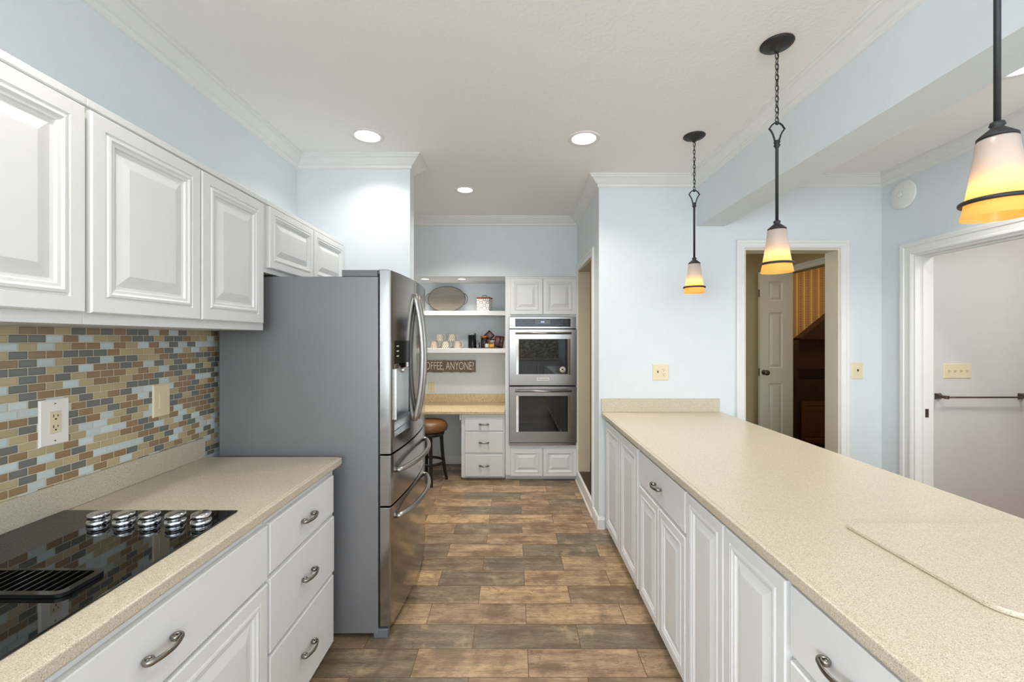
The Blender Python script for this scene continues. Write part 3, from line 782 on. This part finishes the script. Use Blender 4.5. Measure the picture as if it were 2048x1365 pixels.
# stool
SX, SY = -.856, 4.315
t = thing('bar_stool', 'round stool with brown leather seat and black legs under the nook desk', 'stool', (SX, SY, 0))
bm = nb(); lathe(bm, [(0, 0), (.165, 0), (.183, .008), (.190, .030), (.188, .055), (.178, .078), (.155, .096), (.10, .108), (.05, .111), (0, .112)], 40, (0, 0, .520)); obj('seat', bm, 'leather', t)
bm = nb(); lathe(bm, [(.0, 0), (.150, 0), (.158, .012), (.158, .045), (0, .045)], 36, (0, 0, .474)); obj('seat_frame', bm, 'black_wood', t)
th0 = math.atan2(4.136-SY, -.793-SX)
for i in range(4):
    a = th0+i*PI/2; bm = nb()
    A = Vector((.128*math.cos(a), .128*math.sin(a), .49)); B = Vector((.185*math.cos(a), .185*math.sin(a), .0))
    pts = [A.lerp(B, f/8)+Vector((math.cos(a), math.sin(a), 0))*(-.012*math.sin(PI*f/8)) for f in range(9)]
    tube(bm, pts, [.020, .0195, .019, .0185, .018, .0175, .017, .0165, .016], 4)
    bmesh.ops.scale(bm, vec=(1, 1, 1), verts=bm.verts[:]); 
    for v in bm.verts: v.co.z = max(v.co.z, 0.0)
    for f in bm.faces: f.smooth = False
    obj('leg', bm, 'black_wood', t, bev=0.002)
bm = nb(); ringP = [(.150*math.cos(2*PI*k/40), .150*math.sin(2*PI*k/40), .205) for k in range(40)]; tube(bm, ringP, 0, 10, closed=True, flat=(.007, .014, (0, 0, 1))); obj('footrest_ring', bm, 'black_wood', t)

# sign
t = thing('wooden_sign', 'brown wooden sign reading COFFEE, ANYONE? on the nook wall', 'sign', (-.755, 4.915, 1.13))
bm = nb(); P = []
n = 34
for i in range(n+1): P.append((-1.085+.652*i/n, 1.062+random.uniform(-.004, .004)))
for i in range(n, -1, -1): P.append((-1.085+.652*i/n, 1.198+random.uniform(-.004, .005)))
prism(bm, P, 4.908, 4.9285, lambda u, v, h: (u, h, v)); obj('board', bm, 'sign_wood', t, True)
bm = text_bm('COFFEE, ANYONE?', .098, lambda u, v, h: (-.758+u, 4.9075-h, 1.133+v*1.12), ext=.0015, sx=1.0)
xs = [v.co.x for v in bm.verts]; s = .61/(max(xs)-min(xs)); cx = (max(xs)+min(xs))/2
for v in bm.verts: v.co.x = -.757+(v.co.x-cx)*s
zs = [v.co.z for v in bm.verts]; s = .106/(max(zs)-min(zs)); cz = (max(zs)+min(zs))/2
for v in bm.verts: v.co.z = 1.131+(v.co.z-cz)*s
obj('lettering', bm, 'sign_letter', t, True)

# tray
t = thing('oval_tray', 'oval grey wooden tray with wire handles leaning on the upper nook shelf', 'tray', (-.758, 4.84, 1.754))
t.rotation_euler = (-.16, 0, 0)
bm = nb(); lathe(bm, [(0, -.004), (.200, -.004), (.206, -.012), (.212, -.012), (.214, .0), (.208, .008), (0, .008)], 56, (0, 0, .151), 'y', sy=.70); obj('tray_base', bm, 'tray_wood', t)
bm = nb(); tube(bm, [(.213*math.cos(2*PI*k/56), -.012, .151+.149*math.sin(2*PI*k/56)) for k in range(56)], .0035, 8, closed=True); obj('rim', bm, 'bronze', t)
for s in (-1, 1):
    bm = nb(); pts = [(s*(.190+.048*math.sin(PI*k/12)**.8), -.012, .151+.062*math.cos(PI*k/12)*1.0) for k in range(13)]
    pts = [(s*.188, -.012, .151+.064)]+pts+[(s*.188, -.012, .151-.064)]
    tube(bm, pts, .003, 8); obj('handle', bm, 'bronze', t)
# tin
t = thing('patterned_tin', 'square white and blue patterned tin with brown lid on the upper nook shelf', 'tin', (-.318, 4.76, 1.7535), -.28)
bm = nb(); bx(bm, -.072, .072, -.055, .055, 0, .140); obj('box', bm, 'tin_pattern', t, bev=0.002)
bm = nb(); bx(bm, -.075, .075, -.058, .058, .1405, .158); ld = obj('lid', bm, 'lid_wood', t, bev=0.003)
bm = nb(); tube(bm, [(-.024, 0, .157), (-.024, 0, .178), (-.020, 0, .182), (.020, 0, .182), (.024, 0, .178), (.024, 0, .157)], .0028, 8); obj('handle', bm, 'iron', ld)
# mugs, upside down
def mug(kind, x, y, z, rz, label):
    t = thing('mug', label, 'mug', (x, y, z), rz, 'upside-down mugs on the lower nook shelf')
    bm = nb(); lathe(bm, [(.044, 0), (.046, 0), (.045, .006), (.040, .045), (.035, .072), (.031, .079), (.024, .081), (.022, .078), (0, .078)], 32); lathe(bm, [(.0425, .0), (.036, .06), (0, .07)], 32, caps=False)
    obj('cup', bm, 'mug_stripe' if kind == 's' else 'mug_dot', t)
    bm = nb(); tube(bm, [(.038, 0, .066), (.052, 0, .068), (.064, 0, .060), (.070, 0, .044), (.067, 0, .028), (.058, 0, .017), (.0435, 0, .014)], 0, 8, flat=(.004, .006, (0, 1, 0))); obj('handle', bm, 'bag_white', t)
    return t
MZ = 1.3442
mug('s', -.883, 4.75, MZ, -.25, 'striped cream and brown mug upside down at the left end of the bottom row')
mug('d', -.752, 4.75, MZ, -.25, 'polka-dot mug upside down in the bottom row between two striped mugs')
mug('s', -.618, 4.75, MZ, -.25, 'striped mug upside down in the bottom row nearest the black grinder')
mug('d', -.818, 4.75, MZ+.0815, -.3, 'polka-dot mug upside down on top of the stack, left one')
mug('d', -.684, 4.75, MZ+.0815, -.25, 'polka-dot mug upside down on top of the stack, right one')
# grinder
t = thing('coffee_grinder', 'black cylindrical coffee grinder with clear top on the lower nook shelf', 'grinder', (-.456, 4.75, MZ))
bm = nb(); lathe(bm, [(0, 0), (.044, 0), (.045, .004), (.045, .142), (.042, .146), (0, .146)], 32); obj('base', bm, 'black_gloss', t)
bm = nb(); lathe(bm, [(0, .1462), (.041, .1462), (.042, .164), (.038, .168), (0, .168)], 32); obj('lid', bm, 'silver_glass', t)
bm = nb(); bx(bm, .030, .046, -.046, -.030, .10, .166); obj('switch_column', bm, 'black_gloss', t, bev=0.003)
# wire basket and what it holds
t = thing('wire_basket', 'dark wire basket of packets at the right end of the lower nook shelf', 'basket', (-.245, 4.75, MZ))
bm = nb(); bw, bd, bh = .135, .07, .062
for z in (.003, bh):
    k = 1.0 if z > .01 else .92
    tube(bm, [(-bw*k, -bd*k, z), (bw*k, -bd*k, z), (bw*k, bd*k, z), (-bw*k, bd*k, z)], .0025, 6, closed=True)
obj('rim', bm, 'iron', t)
bm = nb()
for i in range(15):
    x = -bw+2*bw*i/14
    tube(bm, [(x, -bd, bh), (x*.92, -bd*.92, .003), (x*.92, bd*.92, .003), (x, bd, bh)], .0012, 5)
for i in range(7):
    y = -bd+2*bd*i/6
    tube(bm, [(-bw, y, bh), (-bw*.92, y*.92, .003), (bw*.92, y*.92, .003), (bw, y, bh)], .0012, 5)
obj('wires', bm, 'iron', t)
def packet(name, label, w, h, d, loc, rot, mat, cat='packet', lab2=None):
    bm = nb(); n = 6; g = []
    for sgn in (-1, 1):
        G = []
        for i in range(n+1):
            r = []
            for j in range(n+1):
                u, v = i/n*2-1, j/n*2-1
                b = (1-u**4)*(1-abs(v)**3)
                r.append(bm.verts.new((u*w/2, sgn*d/2*b, (v+1)*h/2)))
            G.append(r)
        for i in range(n):
            for j in range(n):
                f = bm.faces.new((G[i][j], G[i+1][j], G[i+1][j+1], G[i][j+1])); f.smooth = True
    bmesh.ops.remove_doubles(bm, verts=bm.verts[:], dist=1e-5)
    o = obj(name, bm, mat); o.location = loc; o.rotation_euler = rot
    tag(o, label, cat, 'packets in the wire basket'); return o
BZ = MZ+.0055
packet('snack_packet', 'dark brown packet standing on its corner at the back of the basket', .088, .088, .012, (-.268, 4.792, BZ+.052), (0, PI/4, 0), 'bag_dark').location = (-.268-.062/1.0*.5*2*.5, 4.794, BZ+.105)
packet('snack_packet', 'orange-brown packet leaning between the jar and the silver tub', .07, .085, .012, (-.262, 4.775, BZ), (-.05, .35, 0), 'bag_orange').location = (-.268, 4.776, BZ+.012)
packet('snack_packet', 'small white packet at the front left of the basket', .045, .046, .010, (-.288, 4.700, BZ), (0, 0, .1), 'bag_white')
packet('snack_packet', 'yellow packet at the front of the basket', .056, .042, .010, (-.235, 4.700, BZ), (0, 0, 0), 'bag_yellow')
packet('snack_packet', 'maroon packet slanting at the right end of the basket', .066, .122, .012, (-.192, 4.735, BZ+.010), (0, .26, 0), 'bag_maroon')
packet('snack_packet', 'dark packet behind the maroon one at the basket end', .075, .130, .014, (-.150, 4.765, BZ), (0, .12, 0), 'bag_dark')
t = thing('coffee_jar', 'dark glass jar with copper lid standing in the wire basket', 'jar', (-.322, 4.752, BZ))
bm = nb(); lathe(bm, [(0, 0), (.036, 0), (.038, .005), (.038, .105), (.034, .112), (0, .112)], 28); obj('glass_body', bm, 'jar_glass', t)
bm = nb(); lathe(bm, [(0, .1122), (.041, .1122), (.041, .130), (.039, .133), (0, .133)], 28); obj('lid', bm, 'copper', t)
t = thing('silver_tub', 'small silver tub in the middle of the wire basket', 'tub', (-.232, 4.738, BZ))
bm = nb(); lathe(bm, [(0, 0), (.024, 0), (.027, .07), (.029, .075), (.029, .085), (0, .085)], 24); obj('cup', bm, 'silver_glass', t)
bm = nb(); lathe(bm, [(0, .0855), (.030, .0855), (.030, .095), (0, .097)], 24); obj('lid', bm, 'black_gloss', t)
t = thing('wire_caddy', 'small black wire caddy between the grinder and the jar', 'caddy', (-.391, 4.72, MZ))
bm = nb()
for z in (.002, .05, .085): tube(bm, [(.009*math.cos(2*PI*k/16)*2, .018*math.sin(2*PI*k/16), z) for k in range(16)], .0016, 6, closed=True)
for k in range(8): a = 2*PI*k/8; tube(bm, [(.018*math.cos(a), .018*math.sin(a), .002), (.018*math.cos(a), .018*math.sin(a), .085)], .0013, 5)
obj('wires', bm, 'iron', t)
bm = nb(); lathe(bm, [(0, 0), (.013, 0), (.015, .05), (0, .05)], 16, (0, 0, .004)); obj('liner', bm, 'silver_glass', t)

# ------------------------------------------------------------------ wall plates (local: centred, facing -y)
def plate(name, label, loc, rz, w, h, kinds, pmat='ivory', imat='ivory', cat='switch'):
    t = thing(name, label, cat, loc, rz)
    bm = nb(); rect_rings(bm, -w/2, w/2, -h/2, h/2, [(0, 0), (0, -.002), (.004, -.0055)]); obj('plate', bm, pmat, t)
    n = len(kinds)
    for i, k in enumerate(kinds):
        cx = (i-(n-1)/2)*.046
        bm = nb()
        if k == 'outlet':
            bx(bm, cx-.017, cx+.017, -.0075, -.0056, -.035, .035); o = obj('receptacle', bm, imat, t, bev=.001)
            bm = nb()
            for z in (.017, -.017):
                bx(bm, cx-.0075, cx-.0055, -.0082, -.0076, z-.001, z+.008); bx(bm, cx+.0055, cx+.0075, -.0082, -.0076, z, z+.007); lathe(bm, [(0, -.0076), (.0026, -.0076), (.0026, -.0083), (0, -.0083)], 12, (cx, 0, z-.007), 'y')
            obj('slots', bm, 'black_slot', o)
        elif k == 'rocker':
            prism(bm, [(-.0056, -.033), (-.0075, -.033), (-.010, .0), (-.0075, .033), (-.0056, .033)], cx-.016, cx+.016, lambda u, v, q: (q, u, v)); obj('rocker', bm, imat, t, bev=.0008)
        elif k == 'slide':
            bx(bm, cx-.016, cx+.016, -.0068, -.0056, -.033, .033); o = obj('dimmer', bm, imat, t, bev=.0008)
            bm = nb(); bx(bm, cx-.004, cx+.004, -.013, -.0069, -.004, .012); obj('slider', bm, 'bronze', o)
        else:
            prism(bm, [(-.0056, -.010), (-.0065, -.010), (-.017, .004), (-.017, .010), (-.0056, .008)], cx-.0045, cx+.0045, lambda u, v, q: (q, u, v)); obj('toggle', bm, imat, t, bev=.0008)
    for i in range(n):
        cx = (i-(n-1)/2)*.046
        for z in (-h/2+.014, h/2-.014):
            bm = nb(); lathe(bm, [(0, -.0056), (.0026, -.0056), (.0024, -.0063), (0, -.0066)], 12, (cx, 0, z), 'y'); obj('screw', bm, pmat if kinds[0] != 'outlet' else 'nickel', t)
    return t
TX = XL+.0061
plate('outlet_plate', 'large white outlet plate with ivory receptacle on the mosaic, nearest the camera', (TX, 1.351, 1.185), PI/2, .089, .146, ['outlet'], 'plate_white', 'ivory', 'outlet')
plate('light_switch', 'ivory rocker switch on the mosaic backsplash', (TX, 1.763, 1.195), PI/2, .086, .134, ['rocker'])
plate('switch_outlet_plate', 'square ivory plate with switch and outlet on the wall above the peninsula upstand', (1.124, YF-.0001, 1.195), 0, .122, .122, ['slide', 'outlet'])
plate('light_switch', 'single ivory switch on the blue wall beside the hall doorway', (2.622, YF-.0001, 1.206), 0, .085, .125, ['slide'])
plate('light_switch', 'wide ivory four-toggle switch plate on the grey wall', (3.363, 3.2199, 1.206), 0, .208, .114, ['toggle']*4)
plate('outlet_plate', 'ivory outlet plate on the nook wall above the desk, beside the fridge', (-.945, 4.9299, .889), 0, .072, .120, ['outlet'], cat='outlet')
# round detector on the right wall
t = thing('wall_detector', 'round white disc detector high on the blue side wall', 'detector', (XR-.0001, 3.054, 2.485), -PI/2)
bm = nb(); lathe(bm, [(0, 0), (.102, 0), (.103, -.010), (.096, -.018), (.050, -.026), (0, -.028)], 44, (0, 0, 0), 'y'); obj('disc', bm, 'trim_white', t)
bm = nb(); lathe(bm, [(0, -.0282), (.020, -.0282), (.020, -.036), (.017, -.038), (0, -.038)], 28, (0, 0, 0), 'y'); obj('button', bm, 'trim_white', t)
# towel bar
t = thing('towel_bar', 'long bronze towel bar fixed to the grey wall below the four switches', 'towel bar', (3.53, 3.2199, 1.015))
for s in (-1, 1):
    bm = nb(); rect_rings(bm, s*.315-.022, s*.315+.022, -.022, .022, [(0, 0), (0, -.006), (.012, -.03), (.013, -.055), (.010, -.060), (.010, -.078), (.012, -.08)]); obj('bracket', bm, 'bronze', t)
bm = nb(); tube(bm, [(-.315, -.069, 0), (.315, -.069, 0)], .0065, 12); obj('rod', bm, 'bronze', t)
# strike plate on jamb
bm = nb(); bx(bm, XR+.062, XR+.092, 2.9663, 2.9679, .90, .96); bx(bm, XR+.070, XR+.084, 2.9655, 2.9663, .92, .94); tag(obj('strike_plate', bm, 'bronze'), 'small bronze strike plate on the white jamb of the right doorway', 'door hardware')

# ------------------------------------------------------------------ hall: panel door, hutch
t = empty_struct('door_1', (2.917, 4.43, .125))
bm = nb()
w0, w1, dh, dy = -.342, .0, 2.02, .035
def bx2(x0, x1, z0, z1): bx(bm, x0, x1, 0, dy, z0, z1)
zs = [(0, .20), (.20, .86), (1.02, 1.60), (1.72, 1.92)]
x0, x1 = -.250, -.105
bx2(w0, x0, 0, dh); bx2(x1, w1, 0, dh)
for a, b in ((0, .20), (.86, 1.02), (1.60, 1.72), (1.92, dh)): bx2(x0, x1, a, b)
obj('door_frame', bm, 'door_cream', t)
for a, b in ((.20, .86), (1.02, 1.60), (1.72, 1.92)):
    bm = nb(); rect_rings(bm, x0, x1, a, b, [(0, .030), (0, .002), (.012, .012), (.016, .012), (.040, .003)]); obj('door_panel', bm, 'door_cream', t)
bm = nb(); lathe(bm, [(0, 0), (.028, 0), (.027, -.006), (.011, -.010), (.010, -.030), (.024, -.038), (.029, -.052), (.024, -.062), (0, -.064)], 24, (-.300, 0, .975), 'y'); obj('knob', bm, 'bronze', t)
bm = nb()
for z in (.975, 1.80): bx(bm, w0-.0015, w0-.0002, .008, .027, z-.04, z+.04)
obj('latch', bm, 'bronze', t)
t = thing('hutch', 'dark wooden built-in hutch with slanted top against the striped wallpaper', 'hutch', (3.7, 5.3, .116))
HY0, HY1 = 5.25, 5.385
mpx = lambda u, v, h: (u, h, v)
sl = lambda x: 1.438+(x-3.536)*.81
bm = nb()
prism(bm, [(3.30, .116), (3.535, .116), (3.535, sl(3.535)), (3.30, sl(3.30))], HY0, HY1, mpx)
prism(bm, [(3.535, 1.456), (4.2, 1.456), (4.2, sl(4.2)), (3.56, 1.457)], HY0+.003, HY1, mpx)
bx(bm, 3.535, 4.2, HY0+.003, HY1, 1.082, 1.218); bx(bm, 3.535, 4.2, HY0+.003, HY1, .116, .947); bx(bm, 3.535, 4.2, HY1-.02, HY1, .947, 1.456); bx(bm, 4.2, 4.23, HY0, HY1, .116, sl(4.2))
bx(bm, 3.535, 4.2, HY0-.015, HY0+.003, 1.443, 1.458); bx(bm, 3.535, 4.2, HY0-.012, HY0+.003, 1.077, 1.089)
obj('body', bm, 'dark_wood', t, True)
bm = nb(); rect_rings(bm, -.0, .62, 0, .52, [(0, .02), (0, 0), (.055, 0), (.060, .006), (.065, .006), (.09, .002)])
for v in bm.verts: v.co = Vector((3.55+v.co.x, HY0-.018+v.co.y, .16+v.co.z))
dd = obj('door', bm, 'mid_wood', t, True); dd['label'] = 'lower cupboard door in lighter brown'
bm = nb(); bx(bm, 3.541, 3.549, HY0-.012, HY0+.002, .57, .63); obj('hinge', bm, 'nickel', t, True)

# ------------------------------------------------------------------ pendants
PCX = 1.103
def pendant(y, label):
    t = thing('pendant_lamp', label, 'pendant lamp', (PCX, y, CEIL), 0, 'pendant lamps over the peninsula')
    Z = lambda z: z-CEIL
    bm = nb(); lathe(bm, [(0, 0), (.062, 0), (.064, -.004), (.058, -.010), (.035, -.020), (.014, -.026), (.012, -.034), (.006, -.040), (0, -.040)], 36); obj('canopy', bm, 'iron', t)
    bm = nb(); z = Z(2.645); k = 0
    while z > Z(2.362):
        pts = []
        for i in range(14):
            a = 2*PI*i/14; u = .0068*math.cos(a); v = .0145*math.sin(a)
            pts.append((u, 0, z-.012+v) if k % 2 == 0 else (0, u, z-.012+v))
        tube(bm, pts, .0017, 6, closed=True); z -= .0225; k += 1
    obj('chain', bm, 'iron', t)
    bm = nb(); tube(bm, [(.002+.003*math.sin(i*1.7), .003*math.cos(i*1.3), Z(2.65)-.30*i/14) for i in range(15)], .0013, 6); obj('cord', bm, 'iron', t)
    bm = nb()
    for s in (-1, 1):
        tube(bm, [(0, 0, Z(2.352)), (s*.010, 0, Z(2.352)), (s*.022, 0, Z(2.343)), (s*.033, 0, Z(2.326))], 0, 8, flat=(.0032, .0042, (0, 1, 0)))
        tube(bm, [(s*.033, 0, Z(2.329)), (s*.023, 0, Z(2.316)), (s*.016, 0, Z(2.302)), (s*.011, 0, Z(2.285)), (s*.007, 0, Z(2.272))], 0, 8, flat=(.0032, .0042, (0, 1, 0)))
    tube(bm, [(.007*math.cos(2*PI*i/16), 0, Z(2.352)+.007*math.sin(2*PI*i/16)) for i in range(16)], .002, 6, closed=True)
    obj('scroll_loop', bm, 'iron', t)
    bm = nb(); lathe(bm, [(0, Z(2.278)), (.010, Z(2.278)), (.013, Z(2.271)), (.009, Z(2.265)), (.013, Z(2.258)), (.008, Z(2.250)), (.0062, Z(2.245)), (.0062, Z(1.940)), (0, Z(1.940))], 16); obj('rod', bm, 'iron', t)
    bm = nb(); lathe(bm, [(0, Z(1.943)), (.012, Z(1.943)), (.014, Z(1.936)), (.010, Z(1.932)), (.018, Z(1.925)), (.034, Z(1.911)), (.0345, Z(1.906)), (0, Z(1.906))], 28); obj('cap', bm, 'iron', t)
    bm = nb(); lathe(bm, [(.020, Z(1.9055)), (.033, Z(1.9045)), (.0355, Z(1.900)), (.037, Z(1.88)), (.041, Z(1.85)), (.0465, Z(1.81)), (.052, Z(1.775)), (.0565, Z(1.748)), (.0605, Z(1.728))], 40, caps=False); obj('glass_shade', bm, 'shade_glass', t)
    bm = nb(); tube(bm, [(.0605*math.cos(2*PI*i/48), .0605*math.sin(2*PI*i/48), Z(1.763)) for i in range(48)], 0, 10, closed=True, flat=(.0042, .0050, (0, 0, 1))); obj('shade_ring', bm, 'iron', t)
    bm = nb(); lathe(bm, [(0, Z(1.752)), (.014, Z(1.756)), (.021, Z(1.772)), (.020, Z(1.788)), (.012, Z(1.803)), (0, Z(1.806))], 20); obj('bulb', bm, 'bulb_lit', t)
    return t
pendant(.968, 'nearest of the three pendant lamps, cut by the right edge of the photo')
pendant(1.776, 'middle of the three pendant lamps with frosted amber glass shade')
pendant(2.586, 'farthest of the three pendant lamps, beside the beam end')

# ------------------------------------------------------------------ recessed lights
WARM = (1.0, 0.935, 0.86)
def can(x, y, z, d, label, power, grp='recessed ceiling lights'):
    t = thing('recessed_light', label, 'ceiling light', (x, y, z), 0, grp)
    r = d/2
    bm = nb(); lathe(bm, [(r*.74, -.0035), (r*.80, -.006), (r*.96, -.005), (r, -.0005), (r, 0), (r*.74, 0)], 36, caps=False); obj('trim_ring', bm, 'light_trim', t)
    bm = nb(); lathe(bm, [(0, -.003), (r*.74, -.003), (r*.74, -.001), (0, -.001)], 32); obj('lens', bm, 'lens_lit', t)
    l = area('lamp', (0, 0, -.012), (0, 0, 0), r*1.3, r*1.3, power, WARM, t, 'DISK', math.radians(125))
can(-.885, 2.586, CEIL, .20, 'round recessed ceiling light in front of the stub wall, above the fridge', 3.6)
can(.437, 2.618, CEIL, .20, 'round recessed ceiling light over the right side of the kitchen aisle', 7.5)
can(-.397, 3.520, CEIL, .165, 'round recessed ceiling light farthest back, before the nook', 13)
can(2.31, 1.92, CEIL, .20, 'round recessed ceiling light beyond the beam at the right edge of the photo', 14)
can(-.885, 0.75, CEIL, .20, 'unseen round recessed ceiling light added above the cooktop', 6)  # this light and the next are unseen, added for more even brightness
can(.437, 0.75, CEIL, .20, 'unseen round recessed ceiling light added above the peninsula front', 5)
can(-.935, 4.52, 2.088, .105, 'small round light in the nook soffit, beside the fridge', 3.0, 'small lights in the nook soffit')
can(-.545, 4.52, 2.088, .105, 'small round light in the nook soffit, above the tray', 3.0, 'small lights in the nook soffit')
# unseen fill lamps added to brighten the rooms beyond
area('grey_room_fill', (3.75, 2.0, CEIL-.03), (0, 0, 0), .5, .5, 22, (1.0, .96, .92))
area('hall_fill', (1.6, 4.0, CEIL-.03), (0, 0, 0), .4, .4, 5, (1.0, .86, .66))
area('stair_room_fill', (3.9, 4.3, CEIL-.03), (0, 0, 0),   .4, .4, 14, (1.0, .85, .65))

# rear kitchen run (behind the camera, seen mirrored in the oven glass)
bm = nb(); bx(bm, -.84, 1.30, YR+.001, YR+.006, CT, 1.43); tag(obj('mosaic_backsplash', bm, 'mosaic'), 'mosaic backsplash under the added rear window, behind the camera', 'backsplash')
cabinet('base_cabinet', 'long white base cabinet along the rear wall, behind the camera', (.23, YR+.60, 0), PI, 2.14, CB-.001, .598,
        [('door', -1.05+i*.525+.006, -1.05+(i+1)*.525-.006, .068, .84) for i in range(4)], toe=.055)
bm = nb(); bx(bm, -.84, 1.31, YR+.007, YR+.635, CB, CT); tag(obj('worktop', bm, 'worktop', bev=.004), 'speckled beige worktop on the rear cabinet, behind the camera', 'worktop')
